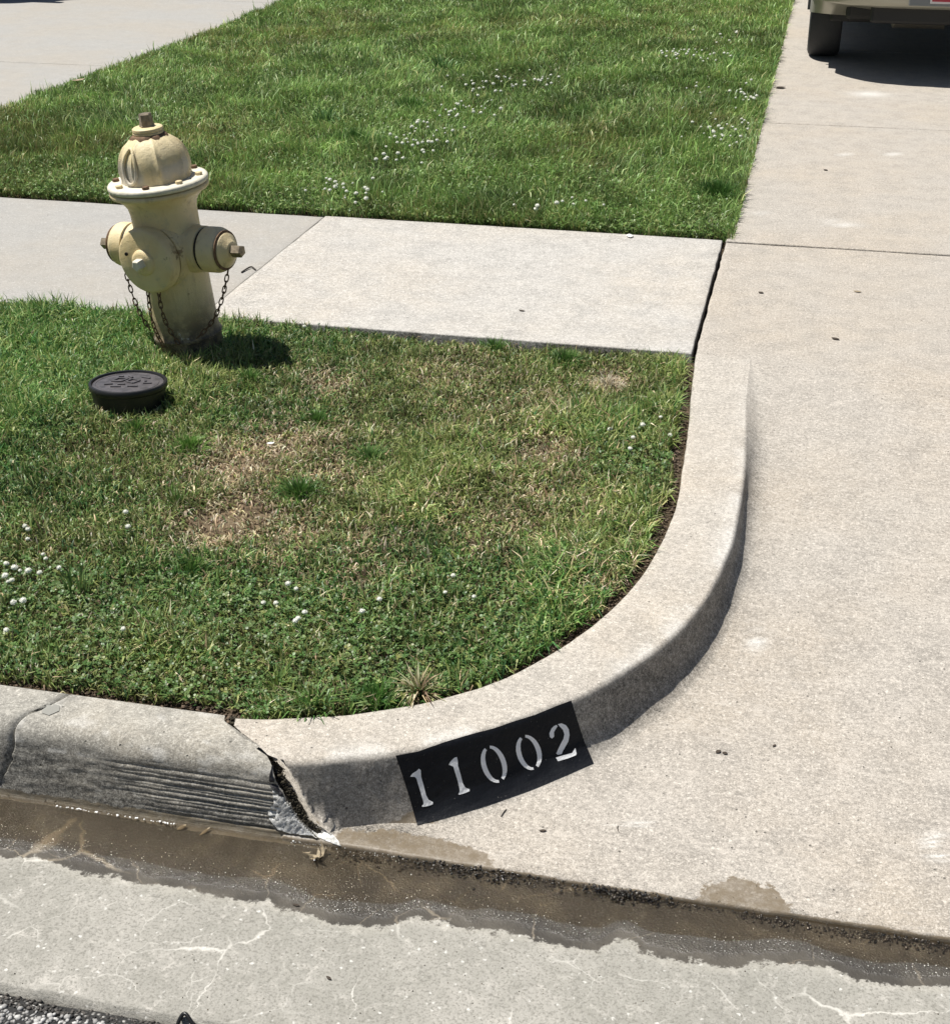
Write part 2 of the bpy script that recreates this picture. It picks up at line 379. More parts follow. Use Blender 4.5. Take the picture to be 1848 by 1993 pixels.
SH = [(-60, 1660), (0, 1665), (90, 1668), (150, 1690), (230, 1705), (330, 1728), (420, 1742), (520, 1747), (560, 1768), (620, 1790), (750, 1800), (790, 1784), (860, 1790), (950, 1806), (1010, 1814), (1100, 1838), (1165, 1840), (1200, 1822), (1260, 1850), (1330, 1872), (1420, 1872), (1500, 1866), (1560, 1865), (1640, 1892), (1720, 1915), (1848, 1912), (2000, 1935)]
sh = np.array([G(x, y, -.145) for x, y in SH])
shore = lambda x: np.where(x < sh[0, 0], sh[0, 1], np.interp(x, sh[:, 0], sh[:, 1]))
xs = np.concatenate([np.linspace(-20, -2, 40), np.arange(-1.95, 1.2, .0075), np.linspace(1.25, 20, 40)])
ys = np.concatenate([[Y_ROAD, Y_ROAD+.001], np.arange(Y_ROAD+.008, 2.13, .0075)])
def gz(X, Y):
    z = zpan(Y)+.003*(vnoise(X, Y, 5, 8)-.5)+.0012*(vnoise(X, Y, 60, 9)-.5)
    return np.where(Y <= Y_ROAD+1e-6, -.20, z)
V, Fc, A = grid(xs, ys, gz, lambda X, Y: rgba(np.clip((Y-shore(X))*5+.5, 0, 1)))
V[:, 1] += np.where(V[:, 1] < Y_ROAD+.02, .006*(vnoise(V[:, 0], V[:, 1]*0, 25, 4)-.5), 0)
gut = pyd('gutter', V, Fc, M['gutter'], attr=A); tag(gut, 'pale grey concrete gutter pan with white veins and a wet dark band', kind='structure')
# standing water against the curb
wx = np.arange(-6, 6, .02) ; wv = []; wf = []
for i, x in enumerate(wx):
    d = float(shore(x)); y0 = max(d+.055, 1.975-.06*sstep(.0, -1.0, x)) + .012*(float(vnoise(x, 0, 9, 5))-.5)*2 + .006*(float(vnoise(x, 0, 40, 6))-.5)
    y0 = min(y0, 2.045)
    wv += [(x, y0+(2.10-y0)*k/6, float(zpan(y0))+.0018 - (.0012 if k == 0 else 0)) for k in range(7)]
    if i: wf += [((i-1)*7+k, i*7+k, i*7+k+1, (i-1)*7+k+1) for k in range(6)]
wat = pyd('water', wv, wf, M['water'], attr=rgba(np.tile(np.arange(7)/6., len(wx)))); tag(wat, 'shallow murky brown water standing along the curb', kind='structure')

# ---------------------------------------------------------------- slabs
def slab(name, x0, x1, y0, y1, mat, parent, res=.05, zf=None, attrf=None, seed=0, xs_f=None, depth=.10, bev=.006, wob=.003, xs=None, ys=None):
    zf = zf or (lambda X, Y: X*0)
    def axis(a, b, inner=None):
        if inner is None: inner = np.linspace(a, b, max(3, int((b-a)/res)+1))[1:-1]
        return np.unique(np.concatenate([[a, a+bev*.35, a+bev], inner[(inner > a+2*bev) & (inner < b-2*bev)], [b-bev, b-bev*.35, b]]))
    ax, ay = axis(x0, x1, xs), axis(y0, y1, ys)
    X, Y = np.meshgrid(ax, ay, indexing='ij')
    e = np.minimum(np.minimum(X-x0, x1-X), np.minimum(Y-y0, y1-Y))
    drop = bev*.8*(1-np.sqrt(np.clip(1-(1-np.clip(e/bev, 0, 1))**2, 0, 1)))
    if xs_f is not None:
        xs0 = xs_f(Y); X = xs0+(X-x0)*(x1-xs0)/(x1-x0)
    Z = zf(X, Y)-drop+.002*(vnoise(X, Y, 3, seed)-.5)
    dx = wob*(vnoise(X, Y, 14, seed+5, 3)-.5)*2*(e < bev*1.5); dy = wob*(vnoise(X, Y, 14, seed+9, 3)-.5)*2*(e < bev*1.5)
    A = attrf(X, Y).reshape(-1, 4) if attrf else np.tile([0, 0, 0, 1.], (X.size, 1))
    V = np.stack([X+dx, Y+dy, Z], -1).reshape(-1, 3); nx, ny = len(ax), len(ay); I = np.arange(nx*ny).reshape(nx, ny)
    Fc = np.stack([I[:-1, :-1], I[1:, :-1], I[1:, 1:], I[:-1, 1:]], -1).reshape(-1, 4).tolist()
    loop = list(I[:, 0])+list(I[-1, 1:])+list(I[-2::-1, -1])+list(I[0, -2:0:-1])
    n0 = len(V); low = V[loop].copy(); low[:, 2] -= depth; V = np.vstack([V, low]); A = np.vstack([A, A[loop]])
    A[n0:, 0] = 3.; A[loop, 0] = np.maximum(A[loop, 0], 1.2)  # rim and sides blackened: shadow under the slab edge put into the colour
    L = len(loop); Fc += [(loop[(i+1) % L], loop[i], n0+i, n0+(i+1) % L) for i in range(L)]
    return pyd(name, V, Fc, mat, parent, attr=A)
def gauss(X, Y, c, r): return np.exp(-(((X-c[0])**2+(Y-c[1])**2)/(r*r)))

sw = tag(empty('sidewalk', (-2, 5.2, 0)), 'pale concrete sidewalk of separate slabs between the two lawns', kind='structure')
def attach(o, p):                 # keep world coordinates while parented
    o.matrix_parent_inverse = Matrix.Translation(p.location).inverted() if p.rotation_euler[:] == (0, 0, 0) else p.matrix_basis.inverted()
    return o
WJ = [X_DRV-.008, -2.045, -3.80, X_LDRV]
arc_c = G(1160, 610)
def walk_attr(X, Y):
    edge = np.minimum(Y-Y_WALK0, Y_WALK1-Y)
    d = .35*np.exp(-edge/.015)*vnoise(X, Y, 20, 2)+.10*np.exp(-(X_DRV-X)/.02)
    return rgba(d, 0, .25*np.exp(-(Y-Y_WALK0)/.03)*(vnoise(X, Y, 12, 12) > .3))
for i in range(3):
    a, b = WJ[i+1], WJ[i]
    m = M['walk'] if i == 0 else M['walk_smooth']
    o = slab('slab', a+(.004), b-.004, Y_WALK0, Y_WALK1, m, sw, .03 if i < 2 else .06, attrf=walk_attr, seed=i+1, zf=(lambda X, Y: X*0+.004) if i == 0 else (lambda X, Y: X*0-.002)); attach(o, sw)
for i in range(6):
    o = slab('slab', -13.2-1.75*(i+1)+.004, -13.2-1.75*i-.004, Y_WALK0, Y_WALK1, M['walk_smooth'], sw, .2, seed=i+11); attach(o, sw)

dv = tag(empty('driveway', (2, 5, 0)), 'wide warm grey concrete driveway on the right, falling to the gutter', kind='structure')
xs_in = np.concatenate([np.arange(-.9, 1.3, .015), np.linspace(1.35, 6.1, 20)]); ys_in = np.concatenate([np.arange(2.07, 2.6, .012), np.arange(2.61, 5.93, .025)])
def apron_left(Y):
    mid = (np.interp(Y, bc[:, 1], bc[:, 0])+np.interp(Y, oc[:, 1], oc[:, 0]))/2
    return np.where(Y > 4.535, X_DRV, np.where(Y < 2.12, -.86, mid))
st1 = G(1450, 1735, -.12); st2 = G(880, 1660, -.13)
def apron_attr(X, Y):
    damp = np.zeros_like(X)
    # damp bay at the gutter joint and the wet edge beside the curb
    ell = lambda c, rx, ry: np.clip(1.15-np.sqrt(((X-c[0])/rx)**2+((Y-c[1])/ry)**2), 0, 1)
    damp = np.maximum(damp, 1.3*ell(G(1450, 1742, -.122), .105, .085)); damp = np.maximum(damp, 1.25*ell(G(790, 1645, -.13), .20, .062))
    damp = np.maximum(damp, .75*np.exp(-(Y-Y_GUT)/.006))
    dirt = .55*np.exp(-(Y-Y_GUT)/.008)*(vnoise(X, Y, 18, 3) > .25)
    dirt = np.maximum(dirt, 1.1*ell(G(735, 1612, -.13), .15, .055)*(.5+vnoise(X, Y, 30, 8, 3)))
    fx = np.interp(Y, oc[:, 1], oc[:, 0]); dist = np.hypot(X-fx-.02, 0)
    t = np.clip((4.5-Y)/1.2, 0, 1)
    dirt = np.maximum(dirt, .62*np.exp(-np.clip(X-fx-.03, 0, 9)/.035)*t*(Y < 4.5))  # soft fading shade at the curb foot painted onto the apron
    white = np.zeros_like(X)
    for p, r in [((1475, 1230), .02), ((1472, 1243), .018), ((1832, 1600), .022), ((1838, 1618), .02), ((1700, 1770), .014), ((1245, 1560), .01)]:
        white = np.maximum(white, gauss(X, Y, G(*p, -.08), r)*1.1*(vnoise(X, Y, 60, 5) > .42))
    return rgba(dirt, np.clip(damp, 0, 1), np.clip(white, 0, 1))
o = slab('apron_slab', X_DRV, 6.1, Y_GUT, 5.926, M['drive'], dv, zf=lambda X, Y: zap(Y)+.003*(vnoise(X, Y, 1.2, 5)-.5), attrf=apron_attr, xs_f=apron_left, depth=.2, bev=.007, wob=.004, xs=xs_in, ys=ys_in); attach(o, dv)
def far_attr(X, Y):
    w = np.zeros_like(X)
    for p, r in [((1690, 182), .10), ((1620, 432), .035), ((1650, 436), .04), ((1470, 413), .025), ((1740, 300), .03), ((1640, 300), .02)]:
        w = np.maximum(w, np.exp(-(((X-G(*p)[0])/r)**2+((Y-G(*p)[1])/(r*.8))**2))*.8)
    return rgba(.25*np.exp(-(X-X_DRV)/.03)*vnoise(X, Y, 9, 4), 0, w)
for y0, y1 in ((5.946, 8.456), (8.464, 11.22), (11.228, 14.0), (14.008, 16.8)):
    o = slab('slab', X_DRV, 6.1, y0, y1, M['drive'], dv, .06, attrf=far_attr if y0 < 9 else None, seed=int(y0*3), bev=.008); attach(o, dv)
ld = tag(empty('driveway', (-9, 10, 0)), 'pale concrete driveway beyond the far lawn at upper left', kind='structure')
for y0, y1 in ((2.09, 5.93), (5.94, 9.4), (9.41, 12.9), (12.91, 16.4)):
    o = slab('slab', -13.2, X_LDRV, y0, y1, M['walk_smooth'], ld, .12, zf=(lambda X, Y: zap(Y)*1.0) if y0 < 3 else None, seed=int(y0*5), bev=.008); attach(o, ld)

# ---------------------------------------------------------------- curb
def kerb_profile(B, O, ztop, zfoot, rn, batter, rf, zback=-.25, top_n=5, wf=None):
    """3D points across the curb from buried back to the foot"""
    B = np.array(B); O = np.array(O); n = (O-B)/np.linalg.norm(O-B); hf = max(ztop-zfoot, .0)
    rn = min(rn, hf*.45); rf = min(rf, hf*.5); rn = min(rn, hf*.45); wf = wf if wf is not None else rf*1.25; W = np.linalg.norm(O-B); pts = []
    P = lambda d, z: pts.append((B[0]+n[0]*d, B[1]+n[1]*d, z))
    P(0, zback); P(0, ztop-.008); P(.003, ztop-.002); P(.009, ztop)
    for k in range(1, top_n+1): P(.009+(W-rn-.009)*k/(top_n+.0001), ztop)
    fa = math.atan(batter)                   # lean of the face
    for k in range(1, 7):
        a = (math.pi/2-fa)*k/6; P(W-rn+rn*math.sin(a), ztop-rn+rn*math.cos(a))
    d0 = W-rn+rn*math.sin(math.pi/2-fa); z0 = ztop-rn+rn*math.cos(math.pi/2-fa); z1 = zfoot+rf
    for k in range(1, 9): zz = z0+(z1-z0)*k/8; P(d0+(z0-zz)*batter, zz)
    d1 = d0+(z0-z1)*batter
    for k in range(1, 7):
        a = math.pi/2*k/6; q_ = k/6; P(d1+wf*q_**1.25, z1-rf*(1-(1-q_)**1.9)-(.0012 if k == 6 else 0))
    return np.array(pts)
curb = tag(empty('curb', (-.6, 2.3, 0)), 'concrete curb that runs along the gutter and curves up beside the driveway', kind='structure')
def crack_x(t):   # x of the break between old and new curb as a function of position across the profile (0 back, 1 foot)
    return np.interp(t, [0, .12, .3, .42, .55, .7, .85, 1], [-1.02, -1.01, -.945, -.875, -.848, -.825, -.775, -.73])
NP = 29
tt = np.concatenate([[0, .02, .05, .08], np.linspace(.12, .36, 5), np.linspace(.38, .46, 6), np.linspace(.5, .88, 8), np.linspace(.9, 1, 6)])
# the return: swept round the corner
S = np.concatenate([np.linspace(.1, 6, 180), np.linspace(6.04, NS, 110)])
rows = []; attrs = []
for s in S:
    B = catmull(B_PTS, s); O = catmull(O_PTS, s); y = O[1]
    fr_ = float(sstep(-.74, -.52, O[0])); n_ = (O-B)/np.linalg.norm(O-B)
    bat = .20+.16*fr_; wf = .008+.064*fr_
    zf = float(zap(max(y, Y_GUT))); bat += 3.2*float(np.clip(1-(-zf)/.055, 0, 1))**1.2
    yf_ = y+n_[1]*(bat*max(.003-zf, 0)+wf); zf = float(zap(max(yf_, Y_GUT))); zf = zf-.024*(1-fr_)
    zt = max(.003*min(1, (NS-s)/1.2)+.0005, zf+.0008)
    p = kerb_profile(B, O, zt, zf, .018, bat, .012+.046*fr_, wf=wf)
    rows.append(p)
rows = np.array(rows)
# pull the start of the sweep onto the crack line
for j in range(NP):
    cx = crack_x(tt[j])+.015
    jag = .010*(float(vnoise(tt[j]*3, 0, 6, 21, 3))-.5)
    k = rows[:, j, 0] < cx+jag
    kk = np.where(k)[0]
    if len(kk): rows[kk, j, :] = [np.array([cx+jag, np.interp(cx+jag, rows[:60, j, 0], rows[:60, j, 1]), np.interp(cx+jag, rows[:60, j, 0], rows[:60, j, 2])])]*len(kk)
X, Y, Z = rows[..., 0].copy(), rows[..., 1].copy(), rows[..., 2]
rows[..., 0] += .003*(vnoise(X*1, Y+Z*2, 25, 31, 3)-.5); rows[..., 1] += .003*(vnoise(X*1, Y+Z*2, 25, 32, 3)-.5); rows[..., 2] += .0022*(vnoise(X, Y, 25, 33, 3)-.5)
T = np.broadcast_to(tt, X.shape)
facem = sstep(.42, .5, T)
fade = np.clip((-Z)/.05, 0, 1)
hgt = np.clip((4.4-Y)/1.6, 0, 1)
dirt = facem*sstep(1.02, .90, T)*(.55+.55*sstep(2.30, 2.6, Y)*hgt)*(.6+.8*(vnoise(X*2, Y*2+Z*4, 8, 41, 3)-.3))*np.clip(hgt*2, 0, 1)  # grainy dirt on the face, plus its shade put into the colour
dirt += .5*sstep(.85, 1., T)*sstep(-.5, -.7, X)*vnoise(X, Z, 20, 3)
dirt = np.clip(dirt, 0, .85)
white = .55*np.exp(-((T-.37)/.06)**2)*sstep(.35, .6, vnoise(X, Y, 10, 51, 3))*np.clip(hgt*1.5, .2, 1)
damp = 1.1*sstep(.80, 1., T)*sstep(-.52, -.62, X)
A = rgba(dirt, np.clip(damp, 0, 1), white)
def strip(rows, A, name, mat, parent, closed=True):
    ns, npf = rows.shape[:2]; I = np.arange(ns*npf).reshape(ns, npf)
    Fc = np.stack([I[:-1, :-1], I[:-1, 1:], I[1:, 1:], I[1:, :-1]], -1).reshape(-1, 4).tolist()
    Fc.append(list(I[0, ::-1])); Fc.append(list(I[-1, :]))
    o = pyd(name, rows.reshape(-1, 3), Fc, mat, parent, attr=A.reshape(-1, 4))
    return o
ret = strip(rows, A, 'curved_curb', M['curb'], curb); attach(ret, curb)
# the old straight curb
def old_curb(x0f, x1f, n, seed):
    ss = np.linspace(0, 1, n); rws = np.zeros((n, NP, 3))
    for j in range(NP):
        a, b = x0f(tt[j]), x1f(tt[j]); rws[:, j, 0] = a+(b-a)*ss
    p = kerb_profile((0, 2.232), (0, 2.098), .004, -.158, .045, .22, .012)
    rws[:, :, 1] = p[:, 1]; rws[:, :, 2] = p[:, 2]
    X, Y, Z = rws[..., 0], rws[..., 1].copy(), rws[..., 2].copy(); T = np.broadcast_to(tt, X.shape)
    return rws, X, Y, Z, T
def refine(p, k):                      # more points down the face so that the grooves are real
    out = [];
    for i in range(len(p)-1):
        m = k if 14 <= i < 24 else 1
        for q in range(m): out.append(p[i]+(p[i+1]-p[i])*q/m)
    out.append(p[-1]); return np.array(out)
base_p = np.column_stack([kerb_profile((0, 2.232), (0, 2.098), .004, -.158, .045, .22, .012), tt])
base_p = refine(base_p, 9); tO = base_p[:, 3]
def build_old(x0f, x1f, n, seed, nm):
    ss = np.linspace(0, 1, n)
    a = np.array([x0f(t) for t in tO]); b = np.array([x1f(t) for t in tO])
    X = a[None]+(b-a)[None]*ss[:, None]; Y = np.broadcast_to(base_p[:, 1], X.shape).copy(); Z = np.broadcast_to(base_p[:, 2], X.shape).copy(); T = np.broadcast_to(tO, X.shape)
    zz = Z+.012*(vnoise(X, X*0, 2.2, seed)-.5)+.02*(X+1.2)*.2
    amt = (1-sstep(-.882, -.862, X))*sstep(-1.36, -1.05, X)*sstep(-.018, -.05, Z)
    groove = np.zeros_like(X)
    for zc, w, dep in ((-.048, .0030, .0080), (-.060, .0014, .0018), (-.067, .0018, .0036), (-.079, .0022, .0045), (-.086, .0012, .0018), (-.093, .0016, .0036), (-.104, .0024, .0050), (-.111, .0013, .0022), (-.118, .0018, .0038), (-.128, .0016, .0030), (-.137, .0022, .0045)):
        zw = zz+.003*(vnoise(X, X*0+zc*90, 3, seed+13)-.5); groove += dep*np.exp(-((zw-zc)/w)**2)*1.5*np.clip(2.1*vnoise(X, X*0+zc*50, 4, seed+3, 3)-.45, .1, 1.1)*sstep(-1.42-zc*1.0, -1.1-zc*2.2+.0, X)
    Y += amt*groove + .004*(vnoise(X, Z*3, 18, seed+1, 3)-.5)*(T > .05)
    Z += .003*(vnoise(X, Y, 12, seed+2, 3)-.5)*(T > .05)
    dirt = sstep(-.02, -.06, Z)*(.12+.30*vnoise(X, Z*4, 10, seed+5, 3)) + .95*sstep(-.100, -.140, Z)*(.6+.8*vnoise(X, Z*3, 14, seed+6, 2)) + .5*np.clip(groove*120*amt, 0, 1) + .55*sstep(-1.15, -1.42, X)*sstep(.36, .6, T)
    dirt += .25*sstep(.35, .65, vnoise(X, Y*2, 5, seed+8, 3))*sstep(.3, .45, T)
    dirt = np.clip(dirt, 0, .93)
    white = .35*sstep(.62, .75, vnoise(X, Z*3+Y, 22, seed+7, 2))*(T < .5)
    A = rgba(dirt, .9*sstep(-.125, -.15, Z), white)
    return attach(strip(np.stack([X, Y, Z], -1), A, nm, M['curb_old'], curb), curb)
def crack2(t): return np.interp(t, [0, .1, .25, .42, .6, .8, 1], [-1.362, -1.365, -1.385, -1.425, -1.432, -1.46, -1.475])
jg = lambda t, sd_: .008*(float(vnoise(t*3, 0, 7, sd_, 3))-.5)
oldA = build_old(lambda t: float(crack2(t))+.003+jg(t, 61), lambda t: float(crack_x(t))-.011+jg(t, 21)*1.3, 220, 70, 'curb_section')
oldB = build_old(lambda t: -4.4, lambda t: float(crack2(t))-.003+jg(t, 61), 160, 90, 'curb_section')
# the curb's bed, so that cracks look down on dark soil
# ray caster on the built surfaces, for small things that lie on them
def bvh_of(objs):
    V = []; P = []
    for o in objs:
        n = len(V); mw = o.matrix_parent_inverse if o.parent else Matrix()
        base = (Matrix.Translation(o.parent.location) @ o.matrix_parent_inverse) if o.parent else Matrix()
        V += [base @ v.co for v in o.data.vertices]; P += [[n+i for i in p.vertices] for p in o.data.polygons]
    return BVHTree.FromPolygons(V, P)
kb = bvh_of([ret, oldA, oldB]+[o for o in dv.children]+[o for o in sw.children]+[gut])
CAMV = Vector((0, 0, CAM_H))
def surf(px, py):
    loc, nor, _, _ = kb.ray_cast(CAMV, ray(px, py))
    if loc is None or loc.z < -.2: loc, nor = Vector((*G(px, py, 0), 0)), Vector((0, 0, 1))
    if nor.z < 0: nor = -nor
    return loc, nor
def inside(x, y, poly):
    c = False; j = len(poly)-1
    for i in range(len(poly)):
        if (poly[i][1] > y) != (poly[j][1] > y) and x < (poly[j][0]-poly[i][0])*(y-poly[i][1])/(poly[j][1]-poly[i][1])+poly[i][0]: c = not c
        j = i
    return c
def skin(name, poly, off, mat, parent, step=6., lump=0., seed=0, close=True):
    """thin sheet of paint or mortar lying on the built surface inside an outline"""
    dense = []
    for i in range(len(poly)):
        a, b = Vector(poly[i]), Vector(poly[(i+1) % len(poly)]); n = max(1, int((b-a).length/step))
        dense += [a+(b-a)*k/n for k in range(n)]
    pts = list(dense); xs_ = [p[0] for p in poly]; ys_ = [p[1] for p in poly]
    y = min(ys_)+step/2
    while y < max(ys_):
        x = min(xs_)+step/2
        while x < max(xs_):
            if inside(x, y, poly) and min((Vector((x, y))-d).length for d in dense) > step*.55: pts.append(Vector((x, y)))
            x += step
        y += step
    nb = len(dense)
    r = geometry.delaunay_2d_cdt([Vector(p) for p in pts], [(i, (i+1) % nb) for i in range(nb)], [], 1, 1e-5)
    V = []
    for q in r[0]:
        loc, nor = surf(q[0], q[1]); rr = random.Random(int(q[0]*13)+int(q[1]*7)+seed)
        V.append(loc+nor*(off+lump*rr.random()))
    o = pyd(name, V, [list(f) for f in r[2]], mat, parent, smooth=True)
    me = o.data
    # make sure the sheet faces outwards
    if sum(p.normal.z*p.area for p in me.polygons) < 0: me.flip_normals()
    if parent: attach(o, parent)
    return o

# house number stencilled on the curb
hn = tag(empty('house_number', surf(960, 1490)[0]), 'black rectangle with white stencilled number 11002 on the curved curb face', 'house number')
SC = 2008/1848.
def zp(x, y): return ((820+x/4.0174)/SC, (1470+y/4.0174)/SC)
_pr = random.Random(11)
panel_px = [zp(p[0]+_pr.uniform(-4, 4), p[1]+_pr.uniform(-4, 4)) for p in ((65, 512), (250, 478), (470, 402), (700, 335), (900, 278), (1060, 228), (1250, 165), (1420, 98), (1550, 42), (1600, 200), (1668, 400), (1745, 582), (1500, 690), (1200, 815), (900, 915), (600, 1010), (250, 1108), (180, 860), (120, 680))]
skin('painted_panel', panel_px, .0016, M['blackpaint'], hn, step=5.)
one_a = [(188, 688), (205, 662), (240, 640), (262, 620), (276, 632), (280, 690), (300, 760), (322, 845), (343, 885), (381, 906), (380, 924), (345, 938), (295, 946), (286, 940), (300, 920), (298, 900), (278, 830), (252, 745), (240, 705), (226, 690)]
one_b = [(512, 588), (528, 560), (562, 526), (582, 522), (588, 550), (592, 600), (612, 665), (632, 745), (652, 782), (690, 798), (690, 815), (655, 830), (605, 845), (594, 838), (606, 815), (604, 790), (586, 715), (562, 640), (552, 605), (530, 594)]
def nought(c, dn, rt, g):           # two crescents with stencil gaps
    out = []
    for a0, a1 in ((-90+g, 68), (92, 252)):
        pl = []
        for k in range(13):
            a = R(a0+(a1-a0)*k/12); pl.append((math.cos(a), math.sin(a)))
        pl2 = []
        for k in range(13):
            a = R(a1+(a0-a1)*k/12); pl2.append((.60*math.cos(a), .86*math.sin(a)))
        out.append([(c[0]+rt[0]*x+dn[0]*y, c[1]+rt[1]*x+dn[1]*y) for x, y in pl+pl2])
    return out
two = [[(1365, 322), (1382, 282), (1404, 260), (1426, 250), (1434, 262), (1416, 290), (1404, 312), (1406, 350), (1388, 366), (1370, 352)],
       [(1436, 244), (1468, 236), (1505, 252), (1528, 285), (1536, 335), (1526, 390), (1502, 432), (1482, 470), (1470, 500), (1436, 506), (1424, 494), (1438, 460), (1462, 408), (1484, 370), (1492, 330), (1480, 292), (1458, 270)],
       [(1420, 530), (1500, 506), (1560, 490), (1572, 466), (1586, 448), (1598, 500), (1590, 512), (1530, 536), (1440, 563)]]
for digit in ([one_a], [one_b], nought((895, 585), (50, 156), (100, -32), 8), nought((1192, 485), (46, 148), (100, -30), 8), two):
    d0 = digit[0]; o = None
    import functools
    objs = [skin('numeral', [zp(*p) for p in pl], .0023, M['whitepaint'], hn, step=4.) for pl in digit]
    if len(objs) > 1:      # one numeral = one object, even with stencil gaps
        bm = bmesh.new()
        for q in objs: bm.from_mesh(q.data)
        bm.to_mesh(objs[0].data); bm.free()
        for q in objs[1:]: me = q.data; bpy.data.objects.remove(q); bpy.data.meshes.remove(me)
# small spots of white overspray where the paint is worn at the lower right
# mortar and tar at the broken joint; the hole's shade is a black sheet
def z3(x, y): return ((x/2.31)/SC, (1400+y/2.31)/SC)
skin('chip_hole_shade', [z3(*p) for p in ((1335, 480), (1385, 478), (1400, 520), (1398, 560), (1425, 590), (1418, 655), (1370, 650), (1345, 620), (1315, 600), (1318, 550))], .0015, M['chip_hole'], curb, 4., .0025)
skin('broken_mortar', [z3(*p) for p in ((1330, 625), (1370, 655), (1425, 660), (1470, 700), (1520, 745), (1565, 800), (1640, 860), (1668, 898), (1600, 878), (1520, 845), (1420, 835), (1360, 815), (1310, 760), (1308, 730), (1340, 690))], .001, M['cement'], curb, 3.5, .0022, 3)
skin('mortar_patch', [z3(*p) for p in ((215, 215), (262, 205), (290, 215), (290, 240), (240, 262), (205, 250))], .0015, simple('grey_mortar', (.26, .255, .23), .85, 0, (150, .001)), curb, 4.)

# ---------------------------------------------------------------- lawn soil
DRY = [((470, 900), .13, 1.0), ((560, 870), .15, .75), ((450, 1010), .13, 1.0), ((560, 1040), .10, .6), ((640, 910), .10, .6), ((1060, 880), .08, .85), ((1050, 960), .06, .5), ((640, 745), .09, .7), ((1190, 740), .07, 1.), ((900, 720), .15, .35), ((1000, 800), .2, .3), ((720, 1080), .15, .35), ((1000, 1000), .2, .3), ((350, 690), .06, .7), ((1180, 1130), .1, .4)]
DRYW = [(G(*p, -.01), r, s) for p, r, s in DRY]
def dryness(x, y):
    d = np.zeros(np.shape(x))
    for c, r, s in DRYW: d = np.maximum(d, s*np.exp(-(((x-c[0])**2+((y-c[1])*.75)**2)/(r*r))))
    return d
PH = G(378, 672)
def zsoil_near(X, Y):
    z = -.022+.014*(vnoise(X, Y, 2.5, 15, 2)-.5)
    z = z-.012*sstep(Y_WALK0-.12, Y_WALK0-.01, Y)*sstep(-2.0, -1.2, X)
    return z
xs = np.concatenate([np.linspace(X_LDRV, -2.9, 20), np.arange(-2.86, -.05, .02)]); ys = np.arange(2.18, Y_WALK0+.02, .02)
V, Fc, _ = grid(xs, ys, zsoil_near)
keep_v = (V[:, 0] < kerb_back_x(np.clip(V[:, 1], 2.23, 4.5))+.03)
Fc = Fc[keep_v[Fc].all(1)]
yf = V[:, 1]
soil_o = pyd('lawn_soil', V, Fc, M['soil'], attr=rgba(dryness(V[:, 0], V[:, 1]))); tag(soil_o, 'bare brown earth under the thin grass between curb and sidewalk', kind='structure')
def zsoil_far(X, Y): return -.005+.02*(vnoise(X, Y, 1.5, 16, 2)-.5)-.035*np.exp(-(Y-Y_WALK1)/.03)
xs = np.linspace(X_LDRV, X_DRV, 60); ys = np.linspace(Y_WALK1-.02, 17, 120)
V, Fc, _ = grid(xs, ys, zsoil_far)
tag(pyd('lawn_soil', V, Fc, M['soil'], attr=rgba(V[:, 0]*0)), 'earth under the thick lawn beyond the sidewalk', kind='structure')
V, Fc, _ = grid(np.linspace(-22, -13.22, 8), np.linspace(2.2, 17, 12), lambda X, Y: X*0-.02)
tag(pyd('lawn_soil', V, Fc, M['far']), 'lawn beyond the left driveway', kind='structure')
xs = np.linspace(-2.2, -.1, 120)
tag(pyd('ground', [(-4.7, 2.226, -.05), (-.70, 2.226, -.05), (-.70, 2.11, -.19), (-4.7, 2.11, -.19)], [(0, 1, 2, 3)], M['soil'], attr=rgba(np.zeros(4))), 'dark packed earth under the curb', kind='structure')

# ---------------------------------------------------------------- grass made blade by blade
def blades(name, P, Hh, W, lean, az, colr, bend=.5, tipcol=1.15):
    """P (n,3) bases; Hh height/length; lean angle from vertical; az azimuth; 5 verts, 3 tris"""
    n = len(P); d = np.stack([np.cos(az), np.sin(az), np.zeros(n)], -1); s = np.stack([-np.sin(az), np.cos(az), np.zeros(n)], -1)
    tw = rng.uniform(-1.2, 1.2, n); s = s*np.cos(tw)[:, None]+d*np.sin(tw)[:, None]
    up = np.array([0, 0, 1.])
    l1 = lean*(1-bend); l2 = lean*(1+bend)
    mid = P+(d*np.sin(l1)[:, None]+up*np.cos(l1)[:, None])*(Hh*.55)[:, None]
    tip = mid+(d*np.sin(l2)[:, None]+up*np.cos(l2)[:, None])*(Hh*.5)[:, None]
    w = W[:, None]*.5
    V = np.empty((n, 5, 3)); V[:, 0] = P-s*w*.8; V[:, 1] = P+s*w*.8; V[:, 2] = mid+s*w; V[:, 3] = mid-s*w; V[:, 4] = tip
    base = np.arange(n)[:, None]*5
    tri = np.concatenate([base+np.array([[0, 1, 2]]), base+np.array([[0, 2, 3]]), base+np.array([[3, 2, 4]])], 1).reshape(-1, 3)
    C = np.ones((n, 5, 4)); C[:, :, :3] = colr[:, None, :]
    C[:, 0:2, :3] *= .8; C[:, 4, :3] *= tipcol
    return V.reshape(-1, 3), tri, C.reshape(-1, 4)
